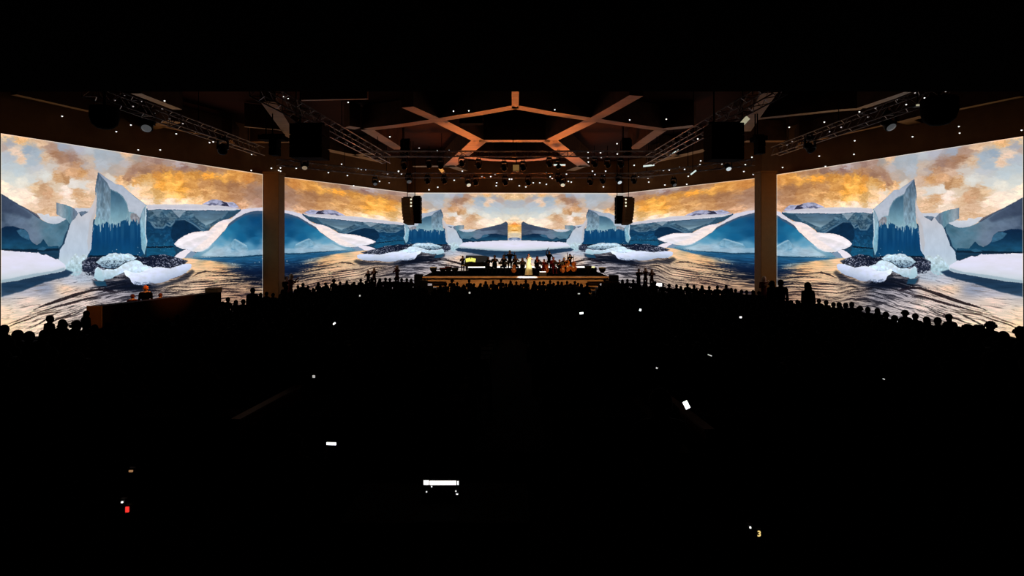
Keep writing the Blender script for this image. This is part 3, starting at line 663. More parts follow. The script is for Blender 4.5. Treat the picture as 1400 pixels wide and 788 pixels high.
# ---------------------------------------------------------------- ceiling beams (all undersides at height ZC)
def beam(pts, w, label, h=1.25, name='ceiling_beam', z=None):
    """a run of beams through plan points given as picture points of their underside"""
    z = ZC if z is None else z
    q = [Pz(x, y, z) for x, y in pts]; b = MB()
    for i in range(len(q)-1):
        a, c = q[i], q[i+1]; d = (c-a); d.z = 0; d.normalize(); n = Vector((-d.y, d.x, 0))*w/2
        e0 = d*(w*.28 if i > 0 else 0); e1 = d*(w*.28 if i < len(q)-2 else 0)
        pl = [a-e0-n, c+e1-n, c+e1+n, a-e0+n]
        b.prism([(p.x, p.y) for p in pl], CZ+z+.002*i, CZ+z+h)
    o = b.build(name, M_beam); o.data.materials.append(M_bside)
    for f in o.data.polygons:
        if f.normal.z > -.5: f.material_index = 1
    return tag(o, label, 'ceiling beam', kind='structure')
W1 = .62
BEAMS = [
 ([(704.5, 118), (704.5, 148)], .30, 'short oak ceiling beam pointing at the camera over the hall centre'),
 ([(704.5, 146.5), (652, 156), (598, 164.5), (548, 172), (502, 177.5)], W1, 'long oak ceiling beam running from the centre node towards the booth side'),
 ([(704.5, 146.5), (757, 156), (811, 164), (858, 171), (904, 177.5)], W1, 'long oak ceiling beam running from the centre node away from the booth side'),
 ([(598, 164.5), (557, 146.5)], W1, 'short oak beam above the first crossing on the booth side'),
 ([(811, 164), (842, 147), (870, 131)], W1, 'oak beam above the first crossing opposite the booth'),
 ([(598, 164.5), (655, 193.0)], W1+.15, 'slanting oak beam forming the booth-side flank of the big hexagon'),
 ([(811, 164), (752, 193.0)], W1+.15, 'slanting oak beam forming the other flank of the big hexagon'),
 ([(655, 193), (752, 193)], .68, 'straight cross beam of the big hexagon, lit orange'),
 ([(655, 193), (614, 228)], 1.0, 'oak beam running from the hexagon towards the stage on the booth side'),
 ([(752, 193), (799, 228)], 1.0, 'oak beam running from the hexagon towards the stage opposite the booth'),
 ([(614, 226.5), (634, 234)], .8, 'oak beam stub by the front truss on the booth side'),
 ([(799, 226.5), (780, 233.5)], .8, 'oak beam stub by the front truss opposite the booth'),
 ([(565, 228), (614, 227.5)], .8, 'thin oak beam behind the trusses on the booth side'),
 ([(638, 215.5), (672, 219), (704, 220.5), (736, 218.5), (760, 215.5)], .85, 'shallow arched oak beam between the two front trusses'),
 ([(502, 177.5), (546, 204.5)], W1+.1, 'slanting oak beam beside the booth-side diagonal truss'),
 ([(904, 177.5), (866, 204)], W1+.1, 'slanting oak beam beside the diagonal truss opposite the booth'),
 ([(904, 177.5), (950, 172.5)], W1, 'oak beam crossing behind the diagonal truss opposite the booth'),
 ([(474, 173.5), (489, 176)], W1, 'short oak beam crossing behind the booth-side diagonal truss'),
 ([(366, 139), (400, 189)], .62, 'broad oak beam rising beside the booth-side black cabinets'),
 ([(1052, 127), (1018, 180)], .62, 'broad oak beam rising beside the cabinets opposite the booth'),
 ([(334, 173.5), (388, 178.5)], .22, 'thin oak lath meeting the broad beam on the booth side'),
 ([(346, 195), (396, 194)], .6, 'oak cross beam behind the black cabinets on the booth side'),
 ([(1018, 193.5), (1072, 193.5)], .6, 'oak cross beam behind the cabinets opposite the booth'),
 ([(438, 203.5), (485, 213.5), (522, 221.5)], W1+.2, 'oak beam sloping down from the booth-side cabinets to the front truss'),
 ([(485, 213.5), (512, 209.5)], W1, 'small oak beam branching towards the booth-side diagonal truss'),
 ([(974, 203), (928, 214), (893, 221.5)], W1+.2, 'oak beam sloping down from the cabinets opposite the booth to the front truss'),
 ([(928, 214), (906, 210)], W1, 'small oak beam branching towards the diagonal truss opposite the booth'),
 ([(434, 222), (453, 226.5)], .8, 'stub of oak beam near the wall on the booth side'),
 ([(960, 229), (984, 223.5)], .8, 'stub of oak beam near the wall opposite the booth'),
 ([(19, 129.6), (126, 153.5)], .34, 'thin oak edge beam along the top of the booth-side wall'),
 ([(151, 191), (240, 166)], .62, 'oak beam meeting the booth-side wall behind the round spotlight'),
 ([(222, 173.2), (300, 189.6)], .30, 'thin oak edge beam between the two hanging spotlights on the booth side'),
 ([(306, 191), (326, 211)], .85, 'short oak beam beside the second hanging spotlight on the booth side'),
 ([(186, 128), (243, 150)], .42, 'oak beam high above the booth-side truss'),
 ([(1398, 132), (1300, 152)], .34, 'thin oak edge beam along the top of the wall opposite the booth'),
 ([(1284, 175), (1262, 174), (1236, 165)], .62, 'bent oak beam beside the round spotlight opposite the booth'),
 ([(1236, 166), (1263, 159)], .5, 'short oak beam fork behind the round black device'),
 ([(1211, 171), (1118, 191.6)], .30, 'thin oak edge beam between the hanging spotlights opposite the booth'),
 ([(1104, 194), (1091, 212)], .85, 'short oak beam beside the hanging spotlight opposite the booth'),
 ([(1243, 126), (1178, 148)], .42, 'oak beam high above the truss opposite the booth'),
 ([(1178, 149), (1148, 151), (1034, 163)], .42, 'long thin oak beam above the cabinets opposite the booth'),
 ([(412, 137.5), (503, 135.5)], .16, 'thin oak lath above the booth-side diagonal truss'),
]
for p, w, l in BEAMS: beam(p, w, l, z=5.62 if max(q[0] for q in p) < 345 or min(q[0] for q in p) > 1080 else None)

# ---------------------------------------------------------------- trusses
def truss(a, b_, s, label, group='aluminium lighting trusses', step=.55, chord=.05):
    a, b_ = Vector(a), Vector(b_); d = (b_-a); L = d.length; d.normalize(); r = d.cross(Vector((0, 0, 1))).normalized(); u = r.cross(d)
    t = thing('lighting_truss', label, 'truss', (0, 0, 0), 0, group)
    cs = [r*(i*s/2)+u*(j*s/2) for i, j in ((-1, -1), (1, -1), (1, 1), (-1, 1))]
    for c in cs: MB().tube([a+c, b_+c], chord/2, 6).build('chord', M_steel, t)
    m = MB(); n = max(2, int(L/step))
    for k in range(n):
        p = a+d*(L*k/n); q = a+d*(L*(k+1)/n)
        for i in range(4):
            c0, c1 = cs[i], cs[(i+1) % 4]
            m.tube([p+(c0 if k % 2 else c1), q+(c1 if k % 2 else c0)], chord*.3, 4, cap=False)
            if k % 4 == 0: m.tube([p+c0, p+c1], chord*.3, 4, cap=False)
    m.build('lacing', M_steel, t)
    for k in (0.12, .5, .88):
        p = a+d*(L*k); MB().tube([p+Vector((0, 0, s/2)), Vector((p.x, p.y, CZ+ZC+1.3))], .018, 5).build('hoist_chain', M_blackm, t)
    return t
truss(P(352, 121, 16.6), P(528, 218, 31.5), .50, 'diagonal truss above the booth-side black speaker cabinets')
truss(P(1066, 118, 16.6), P(886, 220, 31.5), .50, 'diagonal truss above the black speaker cabinets opposite the booth')
truss(P(122, 122, 16.4), P(356, 207, 29.0), .46, 'truss carrying round spotlights along the booth-side wall')
truss(P(1300, 120, 16.4), P(1060, 207, 29.0), .46, 'truss carrying round spotlights along the wall opposite the booth')
truss(P(505, 210.5, 28.7), P(898, 210.5, 28.7), .30, 'straight cross truss hanging beyond the hexagon beam')
truss(P(520, 240, 38), P(893, 240, 38), .34, 'straight front truss nearest the stage with hanging spotlights')
truss(P(380, 222, 30.5), P(545, 240, 37.6), .36, 'short truss between the booth-side pillar and the front truss')
truss(P(1030, 222, 30.5), P(868, 240, 37.6), .36, 'short truss between the far pillar and the front truss')

# ---------------------------------------------------------------- spotlights
M_lens = mat('lens_glass', (.22, .23, .22), .25, .25, 40, emit=(.9, .95, 1), es=.06)
M_lens_on = mat('lens_lit', (.5, .45, .35), .2, .25, 40, emit=(1, .9, .68), es=.62)
M_lens_cool = mat('lens_cool', (.5, .5, .5), .2, .25, 40, emit=(.85, .97, 1), es=.62)
M_lens_dim = mat('lens_dim', (.3, .22, .15), .3, .25, 40, emit=(1, .72, .45), es=.22)
M_pole = mat('matt_black_lens', (.0016, .0016, .0018), .9, .2, 9, spec=.05)
def make_spot(lens, s=1.):
    """a moving head: base clamped to the truss, yoke, head with lens, all hanging down from its origin"""
    t = thing('moving_head_light', '', 'spotlight')
    b = MB(); b.box((0, 0, -.06*s), (.36*s, .26*s, .12*s), bev=.02*s); b.box((-.1*s, 0, .04*s), (.05*s, .05*s, .14*s)); b.box((.1*s, 0, .04*s), (.05*s, .05*s, .14*s)); b.build('base', M_black, t)
    if lens is M_pole: MB().tube([(0, 0, .02), (0, 0, .85)], .02, 6).build('drop_pole', M_blackm, t)
    y = MB()
    for i in (-1, 1): y.bar((i*.20*s, 0, -.10*s), (i*.22*s, 0, -.48*s), .10*s, .05*s, Vector((1, 0, 0)))
    y.bar((-.23*s, 0, -.13*s), (.23*s, 0, -.13*s), .10*s, .05*s); y.build('yoke', M_black, t)
    # head points down and towards the hall
    ax = Vector((.25, -.62, -.74)).normalized(); q = Vector((0, 0, 1)).rotation_difference(ax).to_matrix()
    h = MB(); h.lathe([(.05*s, -.22*s), (.13*s, -.21*s), (.165*s, -.12*s), (.165*s, .02*s), (.185*s, .06*s), (.185*s, .17*s), (.16*s, .18*s)], (0, 0, -.46*s), 18, q); ho = h.build('head', M_black, t)
    e = MB(); e.lathe([(.155*s, .165*s), (.14*s, .20*s), (.09*s, .225*s), (.02*s, .235*s)], (0, 0, -.46*s), 18, q); e.build('lens', lens, ho)
    return t
SP = []
spot_proto = {}
def spot(px, py, D, lens, s, label, group, rz=0.):
    """place so that the lens centre is seen at px, py"""
    key = lens.name
    off = Vector((.25, -.62, -.74)).normalized()*.2*s+Vector((0, 0, -.46*s))
    p = P(px, py, D)-Matrix.Rotation(rz, 3, 'Z') @ off
    if key not in spot_proto:
        t = make_spot(lens, 1.); spot_proto[key] = t; t.location = p; t.rotation_euler.z = rz; t.scale = (s, s, s); t['label'] = label; t['group'] = group
    else: t = dup(spot_proto[key], p, rz, label, group, s)
    return t
G1, G2 = 'big round spotlights under the wall trusses', 'spotlights under the front truss'
spot(200, 176, 20.0, M_lens, 1.15, 'big round grey-lensed spotlight hanging near the wall on the booth side', G1)
spot(304, 208, 24.5, M_blackm, 1.15, 'dark unlit spotlight hanging beyond the grey-lensed one on the booth side', G1)
spot(1219, 174.5, 20.5, M_lens, 1.15, 'big round grey-lensed spotlight hanging near the wall opposite the booth', G1, R(-15))
spot(1111, 206, 24.5, M_blackm, 1.15, 'dark unlit spotlight hanging beyond the grey-lensed one opposite the booth', G1)
for i, (x, y, D, L, s, rz) in enumerate([(416.5, 230, 31, M_lens_dim, 1.0, 0), (513, 252, 36.5, M_lens, .85, 0), (559.5, 249, 37.8, M_lens, 1.1, 0), (585, 250, 38, M_blackm, .95, 0), (608, 250, 38, M_blackm, .95, 0), (641, 253.5, 38, M_lens_on, 1.05, 0), (651, 252, 38, M_blackm, 1.0, 0),
                                   (691.5, 252, 38, M_blackm, 1.0, 0), (723, 252, 38, M_blackm, 1.0, 0), (769.5, 253.5, 38, M_lens_on, 1.05, R(-25)), (764, 248, 38, M_blackm, 1.0, 0), (808, 252, 38, M_blackm, .95, 0), (825, 250, 38, M_blackm, .9, 0), (847.5, 250, 38, M_lens_cool, 1.05, 0), (868, 250, 37.6, M_blackm, .9, 0), (922.5, 253.5, 36, M_lens, .9, 0), (996.5, 231.5, 30.5, M_lens_cool, 1.0, R(-20))]):
    st = {M_blackm.name: 'unlit black', M_lens.name: 'faintly glinting', M_lens_on.name: 'warm white glowing', M_lens_cool.name: 'cool white glowing', M_lens_dim.name: 'dim tan glowing'}[L.name]
    spot(x, y, D, L, s, f'{st} spotlight, {ordn(i)} along the front trusses from the booth side', G2, rz)
for i, (x, y) in enumerate([(553, 230), (587, 228), (603, 229), (632, 226), (655, 229), (690, 232), (716, 232), (752, 227), (764, 229), (814, 227), (832, 228), (850, 228)]):
    spot(x, y, 34., M_pole, .95, f'small unlit lamp between the two cross trusses, {ordn(i)} from the booth side', 'unlit lamps between the cross trusses')

# batten lights and glowing panels
M_bat = mat('batten_lit', (.6, .6, .6), .4, .05, 6, emit=(.86, 1, .92), es=.85)
M_bat2 = mat('batten_cream', (.5, .48, .36), .4, .05, 6, emit=(1, .92, .62), es=.36)
M_bat3 = mat('batten_amber', (.5, .3, .1), .4, .05, 6, emit=(1, .42, .1), es=.7)
def batten(px, py, w, h, ang, D, m, label):
    c = P(px, py, D); k = D/FPX; t = thing('batten_light', label, 'batten light', c, 0, 'glowing batten lamps among the trusses')
    Rm = Matrix.Rotation(R(ang), 3, 'Y')
    MB().box((0, .12, .0), (w*k*1.05, .2, h*k*1.3), Rm, bev=.02).build('housing', M_black, t)
    MB().box((0, 0, 0), (w*k, .05, h*k), Rm).build('diffuser', m, t)
    MB().tube([(0, .12, h*k*.5), (0, .12, CZ+ZC+1.3-c.z)], .018, 5).build('hanger', M_blackm, t)
batten(765, 225.6, 16, 1.9, 0, 34, M_bat, 'white glowing batten over the middle of the trusses')
batten(887, 226.6, 15, 2.0, -7, 34, M_bat, 'white glowing batten above the far line array')
batten(921.5, 209, 14, 1.8, -30, 29, M_bat, 'white slanting batten under the diagonal truss opposite the booth')
batten(948, 236, 9, 1.8, -38, 31, M_bat, 'short white slanting batten near the wall opposite the booth')
batten(1017, 167, 17, 6.5, -48, 19.6, M_bat2, 'slanted cream rectangular panel lamp beside the broad beam opposite the booth')
batten(705.5, 229.5, 8.5, 8.0, 0, 36, mat('amber_cloth', (.5, .28, .08), .8, .05, 6, emit=(1, .55, .16), es=.16), 'small square amber lamp over the middle of the front truss')
batten(603.5, 232.5, 4.5, 7, -38, 35, M_bat3, 'small orange slanted lamp on the front truss on the booth side')
batten(1258, 143.5, 10, 2.2, -4, 17.5, M_bat2, 'small cream lamp above the round black device')
batten(403, 162, 0.01+11, 5, 35, 19, M_bat3 if False else mat('tan_gel', (.42, .22, .09), .8, .05, 6), 'tan gel flap above the booth-side black cabinets')

# ---------------------------------------------------------------- loudspeakers
def line_array(px, py0, py1, D, wpx, label, n, rz, bend=.9, group='hung line arrays'):
    top = P(px, py0, D); H = (py1-py0)/FPX*D; w = wpx/FPX*D; hh = H/n
    t = thing('line_array', label, 'loudspeaker', top, rz, group)
    MB().bar((-w*.4, 0, .06), (w*.4, 0, .06), .3, .1).build('flying_frame', M_blackm, t)
    MB().tube([(0, 0, .1), (0, 0, CZ+ZC+1.3-top.z)], .03, 5).build('chain', M_blackm, t)
    for i in range(n):
        q = i/(n-1) if n > 1 else 0; a = R(3+14*q*q)*bend; y = .35*q*q*bend
        Rm = Matrix.Rotation(-a, 3, 'X'); c = MB()
        pl = [(-w/2, -.32), (w/2, -.32), (w*.40, .34), (-w*.40, .34)]
        v = [Rm @ Vector((x, yy, z)) + Vector((0, y, -hh*(i+.5))) for z in (-hh*.47, hh*.47) for x, yy in pl]
        c.add(v, [(3, 2, 1, 0), (4, 5, 6, 7), (0, 1, 5, 4), (1, 2, 6, 5), (2, 3, 7, 6), (3, 0, 4, 7)])
        c.build('cabinet', M_spk if group == 'hung line arrays' else M_black, t)
    return t
M_spk = mat('brown_lit_speaker_side', (.22, .12, .05), .8, .2, 30, spec=.05)  # light on the cabinet sides put into this brown
# the two main hangs: a wide tapering brown-lit array with a straight black one beside it
line_array(557.0, 271.2, 306.5, 40, 12.5, 'tapering brown-lit line array hanging by the stage on the booth side', 8, R(-16))
line_array(859.2, 271.2, 306.5, 40, 12.5, 'tapering brown-lit line array hanging by the stage opposite the booth', 8, R(16))
def subs(px0, px1, py0, py1, D, label, n, dep=.9, group='black hung cabinets', rz=0.):
    a, c = P(px0, py0, D), P(px1, py1, D); w = c.x-a.x; H = a.z-c.z
    t = thing('hung_speaker_cabinets', label, 'loudspeaker', ((a.x+c.x)/2, D+dep/2, a.z), rz, group)
    for i in range(n):
        MB().box((0, 0, -H*(i+.5)/n), (w, dep, H/n*.96), bev=.03).build('cabinet', M_blackm, t)
    MB().bar((-w*.45, 0, .05), (w*.45, 0, .05), .12, .1).build('flying_frame', M_blackm, t)
    MB().tube([(-w*.3, 0, .05), (-w*.3, 0, CZ+ZC+1.3-a.z)], .03, 5).build('chain', M_blackm, t)
    return t
subs(563.6, 574.2, 268.8, 305.5, 40.4, 'straight black speaker column beside the tapering array on the booth side', 6)
subs(843.2, 854.0, 268.8, 306, 40.4, 'straight black speaker column beside the tapering array opposite the booth', 6)
subs(395, 439.5, 168, 215.5, 19.4, 'massive square black cabinets hung from the booth-side diagonal truss', 3)
subs(973.5, 1018, 167, 218, 19.4, 'massive square black cabinets hung from the diagonal truss opposite the booth', 3)
subs(547, 560, 191, 213, 30, 'narrow tall black cabinet hanging near the cross truss on the booth side', 2, .5)
subs(851, 864, 190, 213, 30, 'narrow tall black cabinet hanging near the cross truss opposite the booth', 2, .5)
subs(352, 386, 184, 190.5, 24, 'flat black cabinet hanging before the oak cross beam on the booth side', 1, .7)
subs(367, 378, 190, 212, 24, 'upright black case under the flat cabinet on the booth side', 2, .5)
subs(1034, 1050, 185, 191.5, 24, 'flat black cabinet hanging before the oak cross beam opposite the booth', 1, .7)
subs(1037, 1047, 191, 210, 24, 'upright black case under the flat cabinet opposite the booth', 2, .5)
subs(628, 660, 158.5, 168.5, 26, 'flat black device hanging under the long beam near the hexagon', 1, .5)
# round-bottomed black devices by the walls
def bowl(px, py, D, r, label):
    c = P(px, py, D); t = thing('hung_projector_pod', label, 'projector pod', c, 0, 'round-bottomed black pods')
    k = r/FPX*D
    MB().lathe([(k*.1, -k), (k*.5, -k*.92), (k*.85, -k*.6), (k, -k*.1), (k*1.0, k*.7), (k*.9, k*.8)], (0, 0, 0), 24).build('pod', M_blackm, t)
    MB().tube([(0, 0, k*.8), (0, 0, CZ+ZC+1.3-c.z)], .04, 6).build('hanger', M_blackm, t)
bowl(1284, 151, 15.2, 21, 'round-bottomed black pod hanging by the wall opposite the booth')
bowl(143, 160, 15.4, 17, 'round-bottomed black pod hanging by the booth-side wall')

# ---------------------------------------------------------------- pin lights
M_pin = mat('pin_light_glow', (.8, .8, .8), .4, .01, 4, emit=(1, .96, .92), es=1.3)
M_pind = mat('pin_light_dim', (.8, .8, .8), .4, .01, 4, emit=(1, .85, .8), es=.45)
PINS = """85,159 157,137,d 182,145.5,d 159,180 179,171 241,183 189,205 219,205 286.5,195 291.5,194 344,211 343.5,233 170,130,d 225,138 211,155,d 194,139,d 222,149,d 232,162.5,d 250,169,d
476,140 533,187 475,197 388,132 394,135 371,230 383.5,229.5 383.5,234 381,233 405,230 449,236 475,240 467,224.5 490,230.5 494,231.5 500,232 483.5,254 530,238 532,250,d 519,248
620,152 641,151.5 598,206 614,206 598,214,d 614,214.5,d 626,214 588,217.5 632,234 545,234 549,238 568,236.5 585.5,247.5 598.5,256 586.5,259.5 630,243 621,246.5 573,202.5,d 544.8,234.5 677,238.5,d 671,241.5 659,241.5,d 678.5,254 679,250 696.5,245 699.5,245 710,254
758.5,150 861,164 911,163 843.6,196.5 861,196.8 804,208 821,209 844,210.5 804,216,d 822,215.5,d 813,221 804.5,221.5 867,226 810,234 813.5,238.5 828,234 826,240 747,236.5 774.5,238 752,241.5 755,244 762,244.5,d 777,248 781,249 729,250 738,250 747,252 719,255.5
825.6,249.5 825,255.5 954,190 1006,184 1005,209 987,224.5 958,220 957,225 929,229 936,231.5 941,241 939,252 909,253 887,249 907,233 915,232.5 1017,234.5 1030,238.5 1028,215 1019,225 873,242,d 886,243.5
1079,174 1127,167 1175,153 1178,155,d 1168.6,192.5 1167.5,211 1247.6,187 1311,173 1312,182 1396.7,178 1120,213.5 1128.6,227.5 1070,229 1134,180,d 1150,174,d 1187,160,d 1197,148,d 1207,154,d 1227,136,d 1239,143 1251,127,d 1264,134 1293,125,d 1076,198,d 1083,194,d"""
pinp = {}
def pin(px, py, dim):
    wd = wdepth(px); ray = (PY0-py)/FPX
    D = min((ZC-.25)/ray, wd-.22) if ray > 0 else wd
    onwall = D > wd-.3
    p = P(px, py, D); r = max(.028, 1.0/FPX*D)
    side = 'booth-side half' if px < 703 else 'half opposite the booth'
    lab = f'{"dim" if dim else "bright"} white pin light {"on the wall above the LED panels" if onwall else "hanging below the ceiling"}, {side}'
    key = (dim,)
    if key not in pinp:
        t = thing('pin_light', lab, 'pin light', p, 0, lab[:60]); pinp[key] = t
        MB().ell((0, 0, 0), (1, 1, 1), n=10, m=6).build('bulb', M_pind if dim else M_pin, t)
        MB().lathe([(.5, 1.8), (.95, 1.6), (1.1, .6), (1.0, .45)], n=10).build('cap', M_blackm, t)
        t.scale = (r, r, r)
    else: dup(pinp[key], p, 0, lab, lab[:60], r)
for q in PINS.split():
    f = q.split(','); pin(float(f[0]), float(f[1]), len(f) > 2)
# the three lamps between the two hangs of each array
for (x0, side) in ((562.0, 'on the booth side'), (855.6, 'opposite the booth')):
    for i, y in enumerate((272.8, 277.3, 281.8)):
        t = MB().ell(P(x0, y, 39.6), (.065, .065, .065), n=10, m=6).build('marker_lamp', mat('marker_cream', (.9, .9, .7), .4, .01, 4, emit=(1, .97, .72), es=1.1 if i < 2 else .5))
        tag(t, f'cream marker lamp between the two speaker hangs {side}, {ordn(i)} from the top', 'marker lamp', 'cream marker lamps on the arrays')
# ---------------------------------------------------------------- stage
ST = -3.06           # stage top relative to the eye
def sx(px, D): return (px-PX0)/FPX*D
stage = thing('stage', 'low pale wooden stage with stepped ends in front of the middle LED wall', 'stage', (sx(703, 40.4), 40.4, CZ-4.7))
ox, oy = stage.location.x, stage.location.y
def sbox(x0, x1, y0, y1, z0, z1, name, m, par=stage, bev=0.):
    return MB().box(((x0+x1)/2-ox, (y0+y1)/2-oy, (z0+z1)/2+4.7), (x1-x0, y1-y0, z1-z0), bev=bev).build(name, m, par)
xa, xb = sx(610, 40.4), sx(803, 40.4)
sbox(xa, xb, 40.4, 46.9, -4.7, ST-.10, 'fascia', M_stage)
sbox(sx(577.5, 40.4), sx(832, 40.4), 40.5, 46.9, ST-.10, ST, 'deck', M_stagetop)
sbox(sx(577.5, 40.4), sx(832, 40.4), 40.35, 40.5, ST-.08, ST, 'nosing_back', M_stage)
b = MB(); _x0, _x1 = sx(577.5, 40.4)-ox, sx(832, 40.4)-ox
v = [Vector((x, y-oy, z+4.7)) for x in (_x0, _x1) for y, z in ((40.38, ST), (40.29, ST), (40.18, ST-.11), (40.38, ST-.11))]
b.add(v, [(0, 1, 2, 3), (7, 6, 5, 4), (0, 4, 5, 1), (1, 5, 6, 2), (2, 6, 7, 3), (3, 7, 4, 0)]); b.build('nosing', M_stage, stage)
# stepped ends: courses that step in towards the floor
for s, (pa, pb) in ((-1, (610, 577.5)), (1, (803, 832))):
    n = 5
    for i in range(n):
        pw = pa+(pb-pa)*(1-i*.18); z1 = ST-i*.30-(.10 if i == 0 else 0); z0 = max(-4.7, z1-.30)
        x0, x1 = sorted((sx(pa, 40.4), sx(pw, 40.4)))
        sbox(x0, x1, 40.4+.25*i, 46.5, z0, z1-.012, 'step', M_stage)
# low black platform behind the players with a glowing edge
t = thing('stage_riser', 'low black riser with a bright glowing edge strip behind the musicians', 'riser', (sx(723, 46), 46, CZ+ST))
x0, x1 = sx(640, 46)-t.location.x, sx(816, 46)-t.location.x
MB().box(((x0+x1)/2, .5, (.0+.36)/2), (x1-x0, 1.0, .36), bev=.02).build('platform', M_skirt, t)
M_strip = mat('strip_light', (.9, .9, .9), .4, .01, 4, emit=(1, .96, .92), es=1.6)
M_strip2 = mat('strip_light_yellow', (.9, .9, .6), .4, .01, 4, emit=(1, .95, .45), es=.95)
MB().box(((x0+sx(805, 46)-t.location.x)/2, -.03, .36+.045), (sx(805, 46)-t.location.x-x0, .05, .12)).build('edge_strip', M_strip, t)
o = MB().box(((sx(806, 46)+sx(813, 46))/2-t.location.x, -.03, .36+.045), (sx(813, 46)-sx(806, 46), .05, .14)).build('edge_strip', M_strip2, t); o['label'] = 'yellow end of the strip'

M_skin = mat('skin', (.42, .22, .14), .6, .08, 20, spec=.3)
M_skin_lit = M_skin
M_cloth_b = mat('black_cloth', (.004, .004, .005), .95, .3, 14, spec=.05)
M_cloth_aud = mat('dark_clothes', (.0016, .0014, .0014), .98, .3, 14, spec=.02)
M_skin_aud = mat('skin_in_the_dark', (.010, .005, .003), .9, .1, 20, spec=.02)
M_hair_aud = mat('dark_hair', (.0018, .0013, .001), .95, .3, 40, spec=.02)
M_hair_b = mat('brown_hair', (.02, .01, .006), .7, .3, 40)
M_hair_fair = mat('fair_hair', (.42, .30, .18), .7, .2, 40)
M_red = mat('red_lit_cloth_and_drumhead', (.10, .008, .008), .9, .2, 14, spec=.1)  # red light on the players put into cloth colour; also red drumheads
M_gown = mat('ivory_satin_gown', (.78, .74, .42), .6, .05, 10, spec=.3)
M_wine = mat('wine_cloth', (.05, .006, .006), .9, .2, 14, spec=.1)
M_bass = mat('amber_varnished_wood', (.40, .12, .02), .35, .25, 8)
M_paper = mat('sheet_music_paper', (.8, .78, .6), .8, .03, 8)

# ---------------------------------------------------------------- people
def caps(b, a, c, r0, r1, n=12):
    a, c = Vector(a), Vector(c)
    b.ell(a, (r0, r0, r0), n=n, m=8); b.ell(c, (r1, r1, r1), n=n, m=8); b.tube([a, c], [r0, r1], n)
def hand(b, w, d, palm_n, curl=.5, s=1.):
    """palm and five bent fingers; w wrist, d direction of the fingers, palm_n palm normal"""
    w, d, pn = Vector(w), Vector(d).normalized(), Vector(palm_n).normalized(); r = d.cross(pn).normalized()
    b.ell(w+d*.045*s, (.040*s, .040*s, .028*s), n=10, m=6)
    for i, (o, L) in enumerate(((-.030, .070), (-.010, .080), (.010, .075), (.030, .060))):
        a = w+d*.075*s+r*o*s; m = a+(d*(1-curl*.5)+pn*curl*.6).normalized()*L*.55*s; e = m+(d*(1-curl)+pn*curl).normalized()*L*.5*s
        b.tube([a-d*.02, a, m, e], [.011*s, .011*s, .0105*s, .009*s], 7)
    a = w+d*.02*s-r*.032*s; b.tube([a, a+(d*.6-r*.8)*.035*s, a+(d*.9-r*.5+pn*.4*curl)*.065*s], [.014*s, .012*s, .010*s], 7)
